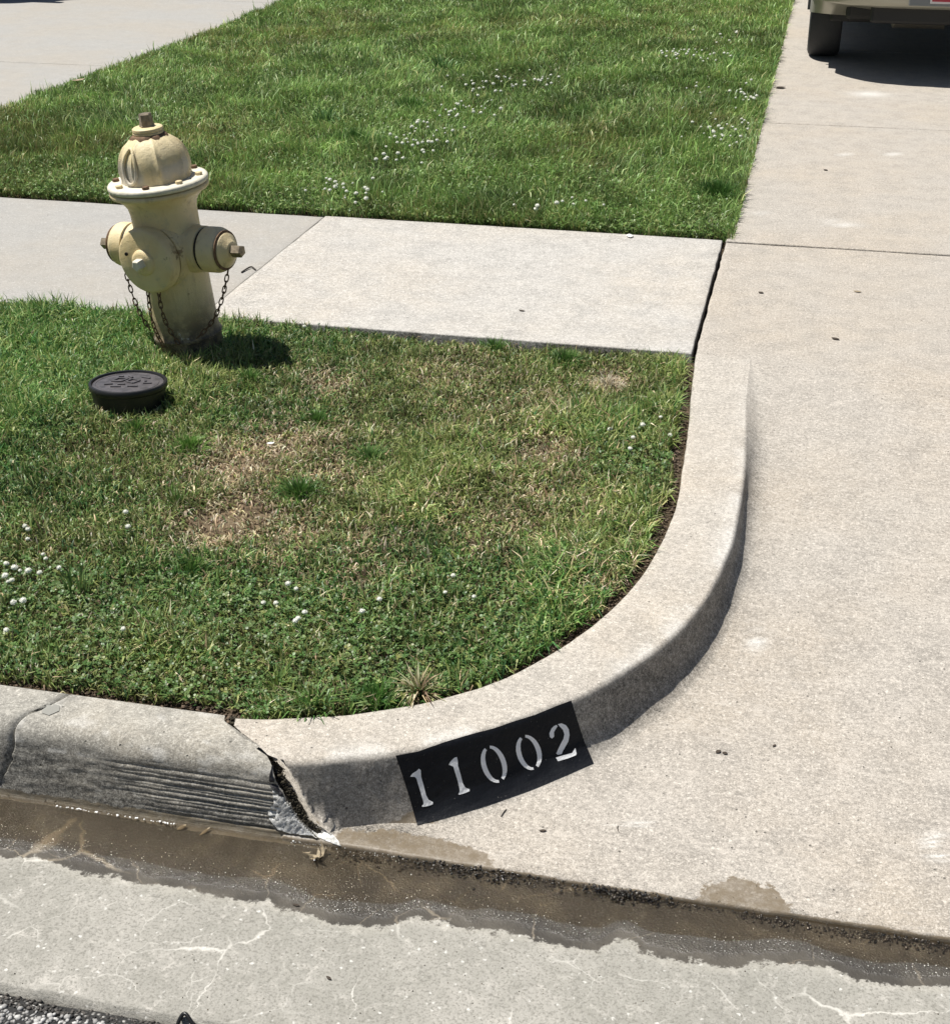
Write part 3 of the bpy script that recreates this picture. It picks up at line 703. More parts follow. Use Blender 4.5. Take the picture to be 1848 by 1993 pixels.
def trimesh(name, V, tri, C, mat, parent=None):
    me = bpy.data.meshes.new(name); nv, nt = len(V), len(tri)
    me.vertices.add(nv); me.vertices.foreach_set('co', np.asarray(V, np.float32).ravel())
    me.loops.add(nt*3); me.loops.foreach_set('vertex_index', np.asarray(tri, np.int32).ravel())
    me.polygons.add(nt); me.polygons.foreach_set('loop_start', np.arange(0, nt*3, 3, dtype=np.int32)); me.polygons.foreach_set('loop_total', np.full(nt, 3, np.int32))
    a = me.color_attributes.new('stain', 'FLOAT_COLOR', 'POINT'); a.data.foreach_set('color', np.asarray(C, np.float32).ravel())
    me.update(calc_edges=True); me.validate()
    return mkobj(name, me, parent, mat)
def pal(n, cols, w, var=.25):
    cols = np.array(cols); k = rng.choice(len(cols), n, p=np.array(w)/sum(w)); c = cols[k]*(1+rng.uniform(-var, var, (n, 1))); return c*(1+rng.uniform(-.08, .08, (n, 3)))
GREEN = [(.07, .160, .035), (.11, .205, .05), (.20, .30, .10), (.05, .125, .04), (.27, .33, .13)]
OLIVE = [(.19, .23, .07), (.16, .20, .06), (.30, .32, .13), (.12, .165, .05)]
STRAW = [(.48, .40, .24), (.34, .26, .15), (.66, .59, .42), (.22, .16, .10)]
def valve_r(x, y): return np.hypot(x-VC[0], y-VC[1])
VC = G(252, 783)
# near lawn
N1 = 230000
x = rng.uniform(-3.1, -.2, N1); y = rng.uniform(2.235, Y_WALK0-.004, N1)
kx = kerb_back_x(np.clip(y, 2.231, 4.53)); edge = kx-x
edgek = np.where(x > -1.0, np.minimum(edge, 1), 1.)
ey = y-np.where(x < -1.0, 2.232, -9)
dd = np.minimum(edgek, ey)                       # distance to the curb's back
rag = .016+.030*vnoise(x, y, 11, 77, 2)+.03*np.exp(-((x+.93)/.16)**2)*(y < 2.5)
left_vis = x > -3.05+ (4.6-y)*-.05
dry = np.clip(dryness(x, y)*1.15*(.5+1.0*vnoise(x, y, 22, 5, 2)), 0, 1)
wk = np.where((y > Y_WALK0-.03) & (vnoise(x, y, 20, 6) < .35+.3*(x > -1.2)), 0, 1)
thin = 1-.42*sstep(.45, .9, dry)-.35*sstep(.60, .75, vnoise(x, y, 9, 94, 2))
ok = (dd > rag) & (rng.random(N1) < thin) & (wk > 0) & (valve_r(x, y) > .090) & (np.hypot(x-PH[0], y-PH[1]) > .10)
x, y, dd, dry = x[ok], y[ok], dd[ok], dry[ok]; n = len(x)
lush = sstep(.45, .7, vnoise(x, y, 1.7, 88, 2)+.28*sstep(-1.9, -2.5, x)+.12*sstep(3.0, 2.5, y)-.6*dry)
olive = sstep(.25, .75, vnoise(x, y, 3.0, 89, 3)+.35*sstep(-1.6, -1.0, x)*sstep(2.9, 3.3, y)-.3*sstep(-1.9, -2.3, x))
c = pal(n, GREEN, [3, 3, 2, 3, 1]); co = pal(n, OLIVE, [3, 3, 2, 2]); cs = pal(n, STRAW, [3, 3, 1.4, 2])
u = rng.random(n)
c = np.where((u < .30+.55*olive)[:, None], co, c)
c = np.where((rng.random(n) < np.clip(.045+.06*olive+dry*.85-.04*lush, 0, .85))[:, None], cs, c)
hh = rng.uniform(.016, .046, n)*(1+.7*lush)*(1-.35*dry); hh *= .5+1.0*vnoise(x, y, 7, 90, 2)
c = c*(.52+1.0*vnoise(x, y, 17, 93, 2)+.45*lush)[:, None]
lean = np.clip(np.abs(rng.normal(.85, .40, n))+.4*dry, .05, 1.5)
az = rng.uniform(0, 2*np.pi, n)
Zb = zsoil_near(x, y)
P = np.stack([x, y, Zb+rng.uniform(0, .010, n)*(1-dry)], -1)
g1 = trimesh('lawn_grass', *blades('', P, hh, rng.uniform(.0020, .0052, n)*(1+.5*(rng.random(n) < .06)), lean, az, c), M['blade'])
tag(g1, 'short patchy green and straw grass between the curb and the sidewalk', 'grass', kind='stuff')
# clover mat
def clover(n, x, y, z, size, colr):
    V = np.empty((n, 3, 5, 3)); az0 = rng.uniform(0, 6.283, n); tilt = rng.normal(0, .35, (n, 2))
    for k in range(3):
        a = az0+k*2.094; d = np.stack([np.cos(a), np.sin(a)], -1); s = np.stack([-np.sin(a), np.cos(a)], -1)
        cup = .30
        for j, (r_, w_, h_) in enumerate(((0.05, 0, 0), (.55, .5, cup*.6), (1.0, .32, cup*.8), (1.0, -.32, cup*.8), (.55, -.5, cup*.6))):
            pxy = d*(r_*size)[:, None]+s*(w_*size)[:, None]
            V[:, k, j, 0] = x+pxy[:, 0]; V[:, k, j, 1] = y+pxy[:, 1]
            V[:, k, j, 2] = z+h_*size+pxy[:, 0]*tilt[:, 0]+pxy[:, 1]*tilt[:, 1]
    base = np.arange(n*3)[:, None]*5
    tri = np.concatenate([base+np.array([[0, 1, 2]]), base+np.array([[0, 2, 3]]), base+np.array([[0, 3, 4]])], 1).reshape(-1, 3)
    C = np.ones((n, 15, 4)); C[:, :, :3] = colr[:, None, :]
    return V.reshape(-1, 3), tri, C.reshape(-1, 4)
NC = 60000
x = rng.uniform(-3.0, -.25, NC); y = rng.uniform(2.245, 4.54, NC)
kx = kerb_back_x(np.clip(y, 2.231, 4.53)); dd = np.minimum(np.where(x > -1.0, kx-x, 1), np.where(x < -1.0, y-2.232, 1))
cm = .32*sstep(3.1, 2.45, y)+.18*sstep(-1.7, -2.3, x)+.22*np.exp(-((x+.38)/.18)**2-((y-3.75)/.25)**2)+.38*vnoise(x, y, 3.2, 101, 3)-.7*dryness(x, y)
ok = (rng.random(NC) < sstep(.22, .5, cm)) & (dd > .026+.022*vnoise(x, y, 11, 77, 2)) & (valve_r(x, y) > .115) & (np.hypot(x-PH[0], y-PH[1]) > .11)
x, y = x[ok], y[ok]; n = len(x)
c = pal(n, [(.085, .165, .045), (.115, .20, .055), (.16, .235, .085), (.22, .25, .08)], [3, 3, 2, .9])
cl = trimesh('clover_leaves', *clover(n, x, y, zsoil_near(x, y)+rng.uniform(.012, .038, n), rng.uniform(.0035, .0078, n), c), M['blade'])
tag(cl, 'low clover leaves woven through the grass behind the curb', 'clover', kind='stuff')
# far lawn
N2 = 390000
y = Y_WALK1+.012+ (rng.random(N2)**1.35)*8.9; x = rng.uniform(X_LDRV-.03, X_DRV+.03, N2)
okv = (x > -4.0-(y-6)*.6) & (y > Y_WALK1+.014+.03*vnoise(x, x*0, 9, 122, 3))
x, y = x[okv], y[okv]; n = len(x)
lu = vnoise(x, y, 2.0, 120, 3); l2 = vnoise(x, y, .9, 121, 2)
far = sstep(6, 10, y)
frontedge = np.exp(-(y-Y_WALK1)/.10)
hh = (rng.uniform(.022, .05, n)+.028*sstep(.5, .72, lu)+.008*far)*(1-.25*frontedge)
lean = np.clip(np.abs(rng.normal(.55, .32, n)), .05, 1.35); az = rng.uniform(0, 6.283, n)
az = np.where(rng.random(n) < .4, vnoise(x, y, 1.6, 130)*12, az)
c = pal(n, [(.165, .265, .070), (.205, .315, .085), (.125, .21, .060), (.27, .36, .14), (.29, .31, .13)], [3, 3, 3, 1.3, .9])
co = pal(n, [(.23, .25, .08), (.32, .29, .14), (.17, .20, .065)], [3, 1, 2])
c = np.where((rng.random(n) < np.clip(.10+.5*sstep(.5, .75, vnoise(x, y, 1.1, 133, 3))+.12*frontedge, 0, .7))[:, None], co, c)
c *= 1.16*(.55+.42*l2+.38*sstep(.35, .65, vnoise(x, y, 5.5, 125, 2))+.06*far)[:, None]
wisp = rng.random(n) < .035; hh = np.where(wisp, hh*1.9, hh); lean = np.where(wisp, np.clip(lean*1.2, .3, 1.2), lean); c = np.where(wisp[:, None], c*1.35+.03, c)
w = rng.uniform(.0032, .0056, n)*(1+.35*far*(y-6)/4)
P = np.stack([x, y, zsoil_far(x, y)+rng.uniform(0, .012, n)], -1)
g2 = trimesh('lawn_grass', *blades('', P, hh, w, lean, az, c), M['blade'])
tag(g2, 'thick bright green lawn between the two driveways beyond the sidewalk', 'grass', kind='stuff')
NC = 20000
x = rng.uniform(-3.8, X_DRV, NC); y = Y_WALK1+.035+rng.random(NC)**1.6*3.5
ok = vnoise(x, y, 2.2, 141, 2)+.45*np.exp(-(y-Y_WALK1)/.35) > .52
x, y = x[ok], y[ok]; n = len(x)
c = pal(n, [(.12, .215, .05), (.16, .26, .065), (.22, .29, .09)], [3, 3, 2])
tag(trimesh('clover_leaves', *clover(n, x, y, zsoil_far(x, y)+rng.uniform(.02, .042, n), rng.uniform(.005, .009, n), c), M['blade']), 'clover leaves along the edge of the lawn beyond the sidewalk', 'clover', kind='stuff')

# crumbs of earth along the curb's back
def crumbs(name, pts, sizes, mat, label, cat='crumbs', flat=.7, seed=1):
    ico = bmesh.new(); bmesh.ops.create_icosphere(ico, subdivisions=1, radius=1); vb = np.array([v.co[:] for v in ico.verts]); fb = np.array([[v.index for v in f.verts] for f in ico.faces]); ico.free()
    n = len(pts); rg = np.random.default_rng(seed); V = np.empty((n, len(vb), 3))
    for i in range(n):
        sc = sizes[i]*rg.uniform(.6, 1.2, 3); sc[2] *= flat; a = rg.uniform(0, 6.28); v = vb*rg.uniform(.75, 1.2, (len(vb), 1))*sc
        V[i, :, 0] = v[:, 0]*math.cos(a)-v[:, 1]*math.sin(a)+pts[i][0]; V[i, :, 1] = v[:, 0]*math.sin(a)+v[:, 1]*math.cos(a)+pts[i][1]; V[i, :, 2] = v[:, 2]+pts[i][2]
    tri = (fb[None]+np.arange(n)[:, None, None]*len(vb)).reshape(-1, 3)
    g = rg.uniform(.5, 1.5, (n, 1, 1)); C = np.ones((n, len(vb), 4)); C[:, :, :3] = g
    o = trimesh(name, V.reshape(-1, 3), tri, C.reshape(-1, 4), mat); tag(o, label, cat, kind='stuff'); return o
def stonemat(name, a, b, rough, wet=0.):
    q = N(name); _, at, _ = q.attr(); c = q.mix(q.mr(at[0], .5, 1.5, 0, 1, 'LINEAR'), a, b)
    return q.fin(c, rough, q.bump(q.noise(300, 2), .0005), Specular_IOR_Level=.5+.4*wet)
pts = []
for k in range(2600):
    s = random.uniform(0, NS-.2); B = catmull(B_PTS, s) if random.random() < .62 else np.array((random.uniform(-2.9, -1.0), 2.232))
    if B[1] == 2.232: n_ = np.array((0, 1.))
    else:
        B2 = catmull(B_PTS, min(s+.05, NS)); t_ = (B2-B)/max(1e-6, np.linalg.norm(B2-B)); n_ = np.array((-t_[1], t_[0]))
    q_ = B+n_*random.uniform(.004, .05); pts.append((q_[0], q_[1], float(zsoil_near(q_[0], q_[1]))+random.uniform(0, .006)))
crumbs('soil_crumbs', pts, np.random.default_rng(4).uniform(.0015, .006, len(pts)), stonemat('earth_crumbs', (.045, .032, .022), (.16, .115, .08), .95), 'loose brown crumbs of earth behind the curb', 'soil')
# asphalt stones at the road edge
rg = np.random.default_rng(5); n = 6500
sx, sy = rg.uniform(-1.75, -.45, n), rg.uniform(1.26, 1.588, n)
pts = np.stack([sx, sy, -.150+.01*(1.6-sy)-.010*sstep(1.55, 1.59, sy)+rg.uniform(0, .002, n)], -1)
m_l = stonemat('asphalt_stones', (.16, .155, .15), (.58, .57, .55), .8)
m_d = stonemat('dark_edge_stones', (.02, .019, .018), (.11, .10, .09), .8)
front = sy < 1.556+.006*vnoise(sx, sy*0, 15, 7)
crumbs('asphalt_stones', pts[front], rg.uniform(.002, .0062, front.sum()), m_l, 'pale stones standing out of the worn asphalt at lower left', 'gravel', .8)
crumbs('asphalt_stones', pts[~front], rg.uniform(.002, .005, (~front).sum()), m_d, 'dark tarry grit along the gutter edge of the road', 'gravel', .8)
# wet grit along the joint between apron and gutter
rg = np.random.default_rng(6); n = 2400; sx = rg.uniform(-.74, 1.3, n); dens = vnoise(sx, sx*0, 6, 9, 3); k = rg.random(n) < sstep(.3, .65, dens); sx = sx[k]
sy = Y_GUT-.004-np.abs(rg.normal(0, .011, len(sx)))*(.5+vnoise(sx, sx*0, 9, 12)*1.2); pts = np.stack([sx, sy, zpan(sy)+.001+np.maximum(0, .007-(Y_GUT-sy)*.5)*rg.random(len(sx))], -1)
gx, gy = G(1215, 1728, -.14)
pts = np.vstack([pts, np.stack([rg.normal(gx, .04, 260), Y_GUT-.002-np.abs(rg.normal(0, .010, 260)), -.153+rg.uniform(0, .012, 260)], -1)])
pts = np.vstack([pts, np.stack([rg.normal(-.45, .10, 420), Y_GUT+.006-np.abs(rg.normal(0, .016, 420)), -.155+rg.uniform(0, .008, 420)], -1)])
crumbs('wet_grit', pts, rg.uniform(.0013, .0042, len(pts)), stonemat('wet_black_grit', (.01, .009, .007), (.07, .055, .04), .16, 1), 'wet black grit washed against the driveway edge', 'grit')
# beads of light: small ripples pushed against the curb foot
# fine loose grains over driveway
# ---------------------------------------------------------------- fire hydrant
VH = (Vector((PH[0], PH[1], 0))-Vector((0, 0, 0))).normalized(); RH = Vector((VH.y, -VH.x, 0))
hb = G(372, 671)
hyd = empty('fire_hydrant', (hb[0], hb[1], -.02))
yawp = math.atan2(-.953, -.299)+R(4)      # the pumper outlet looks this way
LEAN = R(5.6)
hyd.rotation_mode = 'QUATERNION'
from mathutils import Quaternion
hyd.rotation_quaternion = Quaternion(VH, -LEAN) @ Quaternion((0, 0, 1), yawp)
tag(hyd, 'cream yellow fire hydrant leaning slightly in the grass, with chained caps', 'fire hydrant')
# local frame: +X = pumper direction, +-Y = hose outlets, Z = axis
barrel = lathe([(.110, -.06), (.110, .04), (.111, .060), (.1145, .063), (.1145, .070), (.111, .074), (.107, .09), (.105, .22), (.106, .44), (.107, .485), (.111, .508), (.123, .527), (.140, .541), (.148, .548)], 48)
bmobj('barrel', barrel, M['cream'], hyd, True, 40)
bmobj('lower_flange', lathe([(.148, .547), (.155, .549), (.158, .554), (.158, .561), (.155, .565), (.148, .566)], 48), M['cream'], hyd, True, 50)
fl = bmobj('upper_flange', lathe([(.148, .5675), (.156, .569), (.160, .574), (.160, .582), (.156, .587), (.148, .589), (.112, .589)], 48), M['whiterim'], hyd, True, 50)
for k in range(8):
    a = 2*math.pi*(k+.5)/8
    bo = bmobj('bolt', lathe([(.0115, .5895), (.0115, .597), (.010, .5985)], 6), M['cream'] if k % 3 else M['rust'], fl, False); bo.location = (.136*math.cos(a), .136*math.sin(a), 0)
def ribs(a, z):
    k = math.cos(a*8); r = max(0., k)**8*.085*(1 if z > .60 else .4); return 1+r*(1 if z < .712 else .4)
bon = lathe([(.110, .5892), (.1075, .600), (.1065, .622), (.105, .643), (.101, .663), (.093, .683), (.081, .701), (.067, .715), (.055, .723), (.050, .726)], 128, ribs)
bnt = bmobj('bonnet', bon, M['cream'], hyd, True, 60)
# raised loop cast on the bonnet
bm = bmesh.new(); loop = []
def bon_r(z): return float(np.interp(z, [.589, .600, .622, .643, .663, .683, .701, .715], [.110, .108, .107, .1055, .102, .094, .082, .068]))
ca = R(360-0) ; acen = math.atan2(-math.sin(0), 1)
aim = (-RH*.72-VH*.70); aim = (Quaternion((0, 0, 1), -yawp) @ aim); aim_a = math.atan2(aim.y, aim.x)
for k in range(28):
    t = 2*math.pi*k/28; z = .650+.053*math.sin(t); a = aim_a+.25*math.cos(t)*(1-.15*math.sin(t)); r = bon_r(z)+.004
    loop.append((r*math.cos(a), r*math.sin(a), z))
tube_mesh(bm, loop+[loop[0]], .0052, 8, False); bmobj('raised_loop', bm, M['cream'], bnt, True, 80)
bmobj('rust_ring', lathe([(.059, .7195), (.055, .728), (.050, .731), (.047, .731)], 32, lambda a, z: 1+.05*math.sin(a*7)+.03*math.sin(a*13)), M['rust'], bnt, True)
bmobj('top_collar', lathe([(.046, .727), (.048, .730), (.0485, .736), (.0455, .738), (.0455, .740), (.0485, .742), (.048, .749), (.044, .752), (.030, .753)], 36), M['cream'], hyd, True, 40)
bmobj('operating_nut', lathe([(.026, .752), (.025, .757), (.0235, .758), (.021, .790), (.018, .793)], 5), M['nutmetal'], hyd, False)
def side_part(name, prof, n, axis, mat, parent, smooth=True, mod=None, ang=40):
    bm = lathe(prof, n, mod)
    rot = {'X': Matrix.Rotation(R(90), 4, 'Y'), 'Y': Matrix.Rotation(R(-90), 4, 'X'), '-Y': Matrix.Rotation(R(90), 4, 'X')}[axis]
    bm.transform(Matrix.Translation((0, 0, ZN if axis != 'X' else ZN-.005)) @ rot); return bmobj(name, bm, mat, parent, smooth, ang)
ZN = .362
side_part('pumper_outlet', [(.114, .03), (.112, .088), (.108, .093), (.1, .094)], 44, 'X', M['cream'], hyd)
cap = side_part('pumper_cap', [(.104, .0955), (.107, .099), (.107, .128), (.104, .136), (.097, .141), (.060, .144), (.043, .146), (.041, .152), (.033, .158), (.028, .160)], 44, 'X', M['cream'], hyd)
side_part('cap_nut', [(.021, .159), (.019, .183), (.015, .186)], 5, 'X', M['whiterim'], cap, False)
for ax, sgn in (('Y', 1), ('-Y', -1)):
    side_part('hose_outlet', [(.084, .05), (.079, .095), (.074, .118), (.074, .140), (.070, .142)], 36, ax, M['cream'], hyd)
    side_part('gasket', [(.069, .1415), (.069, .1505)], 32, ax, M['darkgap'], hyd)
    cp = side_part('hose_cap', [(.068, .150), (.073, .153), (.073, .194), (.070, .204), (.060, .213), (.056, .217), (.055, .224), (.044, .232), (.036, .236), (.030, .243), (.026, .245)], 36, ax, M['cream'], hyd)
    side_part('chain_ring', [(.0615, .2135), (.0635, .216), (.0635, .219), (.0580, .221)], 32, ax, M['rust'], cp)
    side_part('cap_nut', [(.019, .244), (.0205, .247), (.020, .280), (.0165, .283)], 5, ax, M['nutmetal'], cp, False)
bm = bmesh.new(); bmesh.ops.create_cone(bm, segments=10, radius1=.006, radius2=.006, depth=.004, cap_ends=True, matrix=Matrix.Translation((.147, -.062, ZN+.02)) @ Matrix.Rotation(R(90), 4, 'Y')); bmobj('plug_hole', bm, M['darkgap'], cap)
# chains: every link its own mesh
link_me = None
def link_mesh():
    bm = bmesh.new(); pts = []
    for k in range(16):
        t = 2*math.pi*k/16; pts.append((.0058*math.cos(t), 0, .0105*math.sin(t)+(.003 if math.sin(t) > 0 else -.003 if math.sin(t) < 0 else 0)))
    tube_mesh(bm, pts+[pts[0]], .0021, 6, False); me = bpy.data.meshes.new('chain_link'); bm.to_mesh(me); bm.free(); me.shade_smooth(); me.materials.append(M['rust']); return me
link_me = link_mesh()
def chain(p0, p1, sag, out, n):
    ch = bpy.data.objects.new('chain', None); ch.empty_display_size = .01; col.objects.link(ch); ch.parent = hyd; p0, p1, out = Vector(p0), Vector(p1), Vector(out)
    cv = [p0.lerp(p1, t)+Vector((0, 0, -sag))*math.sin(math.pi*t)+out*math.sin(math.pi*t) for t in np.linspace(0, 1, 60)]
    L = [0]
    for i in range(59): L.append(L[-1]+(cv[i+1]-cv[i]).length)
    n = int(L[-1]/.0195)
    for k in range(n):
        s = (k+.5)/n*L[-1]; i = min(int(np.searchsorted(L, s)), 59); p = cv[i]; d = (cv[min(i+1, 59)]-cv[max(i-1, 0)]).normalized()
        o = bpy.data.objects.new('chain_link', link_me); col.objects.link(o); o.parent = ch; o.location = p; o.rotation_mode = 'QUATERNION'
        o.rotation_quaternion = d.to_track_quat('Z', 'Y') @ Quaternion((0, 0, 1), (k % 2)*R(90)+.3)
chain((.0, .216, .302), (.075, .100, .085), .03, (.0, .01, 0), 14)
chain((.0, -.216, .302), (.06, -.108, .09), .03, (.0, -.01, 0), 14)
chain((.125, .02, .262), (.112, .045, .075), .0, (.022, 0, 0), 14)
chain((.13, -.02, .262), (.112, -.02, .06), .0, (.03, .01, 0), 14)

# ---------------------------------------------------------------- valve box lid standing in the lawn
vb = empty('valve_box', (*VC, -.052)); vb.rotation_euler = (R(-3.5), R(1.), .4)
vb.rotation_mode = 'XYZ'
tag(vb, 'round black plastic valve box with raised lid in the grass before the hydrant', 'valve box')
bmobj('box_body', lathe([(.098, -.03), (.102, .03), (.112, .098), (.115, .100), (.1175, .106), (.1175, .117), (.1155, .1195), (.1095, .1195), (.108, .117), (.108, .110), (.09, .109)], 48), M['blackplastic'], vb, True, 40)
lid = bmobj('lid', lathe([(.107, .1095), (.107, .1125), (.105, .1140), (.097, .1140), (.096, .1128), (.093, .1128), (.092, .1142), (.05, .1146), (.01, .1148)], 48), M['lidplastic'], vb, True, 30)
bm = bmesh.new()
def bar(x0, y0, x1, y1, w=.0065, h=.007):
    p, q_ = Vector((x0, y0, .115)), Vector((x1, y1, .115)); d = q_-p
    add_box(bm, d.length, w, h, Matrix.Translation((p+q_)/2) @ Matrix.Rotation(math.atan2(d.y, d.x), 4, 'Z'), .0008)
for s in ((-.05, .02, -.03, .045), (-.03, .045, .0, .035), (.0, .035, -.02, .012), (-.02, .012, -.05, .02), (.012, .03, .035, .012), (.035, .012, .015, -.012), (.015, -.012, -.006, .008), (-.006, .008, .012, .03), (-.07, -.01, -.045, -.01), (-.05, -.035, -.02, -.04), (.0, -.04, .03, -.045), (.045, -.015, .07, -.02), (.04, .045, .065, .03), (.0, .062, .012, .045), (-.03, .065, -.015, .062), (.052, .0, .05, .018), (-.03, -.016, -.008, -.02)): bar(*s)
bmobj('raised_marks', bm, M['lidplastic'], lid)

# ---------------------------------------------------------------- cars
def build_car(mat, label, loc, rz=0):
    car = empty('parked_car', loc, (0, 0, rz)); tag(car, label, 'car')
    # local: rear at y=0, car extends to +Y, centre x=0
    hw = .885
    prof = [(0.02, .47), (-.01, .56), (-.005, .74), (.05, .80), (.06, .98), (.10, 1.08), (.45, 1.58), (.75, 1.70), (2.2, 1.72), (2.7, 1.62), (3.45, 1.12), (4.3, 1.0), (4.62, .80), (4.66, .5), (4.5, .34), (.5, .34), (.2, .44)]
    US = [-1, -.985, -.96, -.92, -.87, -.8, -.7, -.5, -.25, 0, .25, .5, .7, .8, .87, .92, .96, .985, 1]; bm = bmesh.new(); nx = len(US); rws = []
    for i in range(nx):
        u = US[i]; row = []
        for (y, z) in prof:
            tuck = 1-.16*max(0, (z-1.0)/.7); X = u*hw*tuck
            e = abs(u)**5; y2 = y+ (.34*e if y < .3 else (-.3*e if y > 4.2 else 0))
            zz = z-(.05*e if z > 1.5 else 0)+(.02*e if z < .5 else 0)
            row.append(bm.verts.new((X, y2, zz)))
        rws.append(row)
    m = len(prof)
    for i in range(nx-1):
        for j in range(m): bm.faces.new((rws[i][j], rws[i][(j+1) % m], rws[i+1][(j+1) % m], rws[i+1][j]))
    bm.faces.new(rws[0][::-1]); bm.faces.new(rws[-1])
    bmobj('body', bm, mat, car, True, 30)
    bm = bmesh.new(); r2 = []
    for i in range(nx):                        # rear bumper, rounded at the corners
        u = US[i]; e = abs(u)**5; row = []
        for (y, z) in ((.12, .470), (-.03, .460), (-.055, .475), (-.075, .52), (-.078, .59), (-.06, .63), (-.02, .645), (.1, .645)):
            row.append(bm.verts.new((u*(hw+.008), y+.36*e, z+.02*e)))
        r2.append(row)
    for i in range(nx-1):
        for j in range(8): bm.faces.new((r2[i][j], r2[i][(j+1) % 8], r2[i+1][(j+1) % 8], r2[i+1][j]))
    bm.faces.new(r2[0][::-1]); bm.faces.new(r2[-1])
    bp = bmobj('rear_bumper', bm, mat, car, True, 40)
    bm = bmesh.new(); add_box(bm, .56, .012, .17, Matrix.Translation((0, -.079, .570)), .004); bmobj('plate_recess', bm, simple('recess_trim', (.20, .21, .21), .5), bp)
    pl = bmesh.new(); add_box(pl, .305, .006, .155, Matrix.Translation((0, -.090, .580)), .002); pp = bmobj('licence_plate', pl, M['platewhite'], car)
    pl = bmesh.new(); add_box(pl, .285, .004, .05, Matrix.Translation((0, -.0945, .540)), .001); bmobj('plate_band', pl, M['platered'], pp)
    bm = bmesh.new(); add_box(bm, 1.0, .10, .12, Matrix.Translation((0, .10, .415)), .02); bmobj('rear_valance', bm, M['cardark'], car)
    bm = bmesh.new(); add_box(bm, 1.50, 3.6, .10, Matrix.Translation((0, 2.35, .345)), .02); add_box(bm, 1.3, .5, .16, Matrix.Translation((0, .55, .42)), .03); bmobj('underbody', bm, M['cardark'], car)
    bm = bmesh.new(); tube_mesh(bm, [(.62-.95, .55, .34), (.62-.95, .60, .335), (.62-.62, .60, .335), (.62-.60, .6, .335)], [.02, .075, .075, .03], 14); bmobj('muffler', bm, M['steel'], car, True, 40)
    bm = bmesh.new(); tube_mesh(bm, [(.08, .6, .335), (.14, .45, .36), (.14, .22, .37)], .026, 12); bmobj('exhaust_pipe', bm, M['steel'], car, True)
    bm = bmesh.new(); tube_mesh(bm, [(-.75, 1.06, .33), (.75, 1.06, .33)], .04, 10); bmobj('rear_axle', bm, M['cardark'], car, True)
    for sx in (-1, 1):
        for yy in (1.06, 3.75):
            w = empty('wheel', (sx*(hw-.115), yy, .335)); w.parent = car
            bm = lathe([(.21, -.105), (.30, -.112), (.325, -.102), (.336, -.075), (.336, .075), (.325, .102), (.30, .112), (.21, .105)], 36); bm.transform(Matrix.Rotation(R(90), 4, 'Y')); bmobj('tyre', bm, M['tyre'], w, True, 40)
            bm = lathe([(.205, -.07), (.21, .088), (.19, .092), (.17, .06), (.06, .075), (.05, .09)], 24); bm.transform(Matrix.Rotation(R(90)*sx, 4, 'Y')); bmobj('rim', bm, M['steel'], w, True, 40)
        bm = bmesh.new(); add_box(bm, .16, .10, .30, Matrix.Translation((sx*.78, .16, .92)), .02); bmobj('tail_light', bm, M['redplastic'], car, True)
        bm = bmesh.new(); add_box(bm, .012, 2.0, .36, Matrix.Translation((sx*.842, 1.75, 1.34)) @ Matrix.Rotation(sx*R(-12), 4, 'Y'), .003); bmobj('side_window', bm, M['glass'], car)
        bm = bmesh.new(); tube_mesh(bm, [(sx*(hw+.004), 1.06+.40*math.cos(a), .335+.40*math.sin(a)) for a in np.linspace(.05, math.pi-.05, 18)], .016, 6); bmobj('wheel_arch', bm, M['cardark'], car, True)
    bm = bmesh.new(); add_box(bm, 1.30, .012, .44, Matrix.Translation((0, .275, 1.335)) @ Matrix.Rotation(R(-35), 4, 'X'), .003); bmobj('rear_window', bm, M['glass'], car)
    return car
build_car(M['carpaint'], 'beige metallic car parked on the right driveway, rear bumper and shadowed wheel in view', (.80, 9.93, 0))
build_car(M['darkcar'], 'dark car on the left driveway whose shadow reaches in at the upper left corner', (-8.0, 12.35, 0))

# ---------------------------------------------------------------- clover flowers
def flower_mesh(seed, scale=1., stem=True, hgt=.03):
    r = random.Random(seed); bm = bmesh.new()
    for k in range(46):
        z = -.35+1.35*(k+.5)/46; rr = math.sqrt(max(0, 1-z*z)); a = k*2.39996; d = Vector((rr*math.cos(a), rr*math.sin(a), z)).normalized()
        s = d.orthogonal().normalized() if abs(d.z) < .99 else Vector((1, 0, 0)); t = d.cross(s); L = r.uniform(.0062, .0085); w = .0013
        b = d*.0018; m = d*L*.65; tip = d*L+Vector((0, 0, .001))+s*r.uniform(-.001, .001)
        vs = [bm.verts.new(b), bm.verts.new(m+t*w), bm.verts.new(tip), bm.verts.new(m-t*w)]; bm.faces.new(vs)
        vs = [bm.verts.new(b), bm.verts.new(m+s*w), bm.verts.new(tip), bm.verts.new(m-s*w)]; bm.faces.new(vs)
    bmesh.ops.create_icosphere(bm, subdivisions=2, radius=.0062)
    me = bpy.data.meshes.new('flower_head'); bm.to_mesh(me); bm.free(); me.materials.append(M['petal']); return me
heads = [flower_mesh(i) for i in range(4)]
bm = bmesh.new(); tube_mesh(bm, [(0, 0, 0), (.002, .001, -.02), (.001, .004, -.045)], .0009, 5); stem_me = bpy.data.meshes.new('stem'); bm.to_mesh(stem_me); bm.free(); stem_me.materials.append(M['stem'])
def flower(x, y, z, s, label, group):
    o = bpy.data.objects.new('clover_flower', random.choice(heads)); col.objects.link(o); o.location = (x, y, z); o.scale = (s, s, s*.85); o.rotation_euler = (random.uniform(-.3, .3), random.uniform(-.3, .3), random.uniform(0, 6))
    tag(o, label, 'flower', group)
    st = bpy.data.objects.new('stem', stem_me); col.objects.link(st); st.parent = o
def z9(x, y): return ((x/2.64)/SC, (900+y/2.64)/SC)
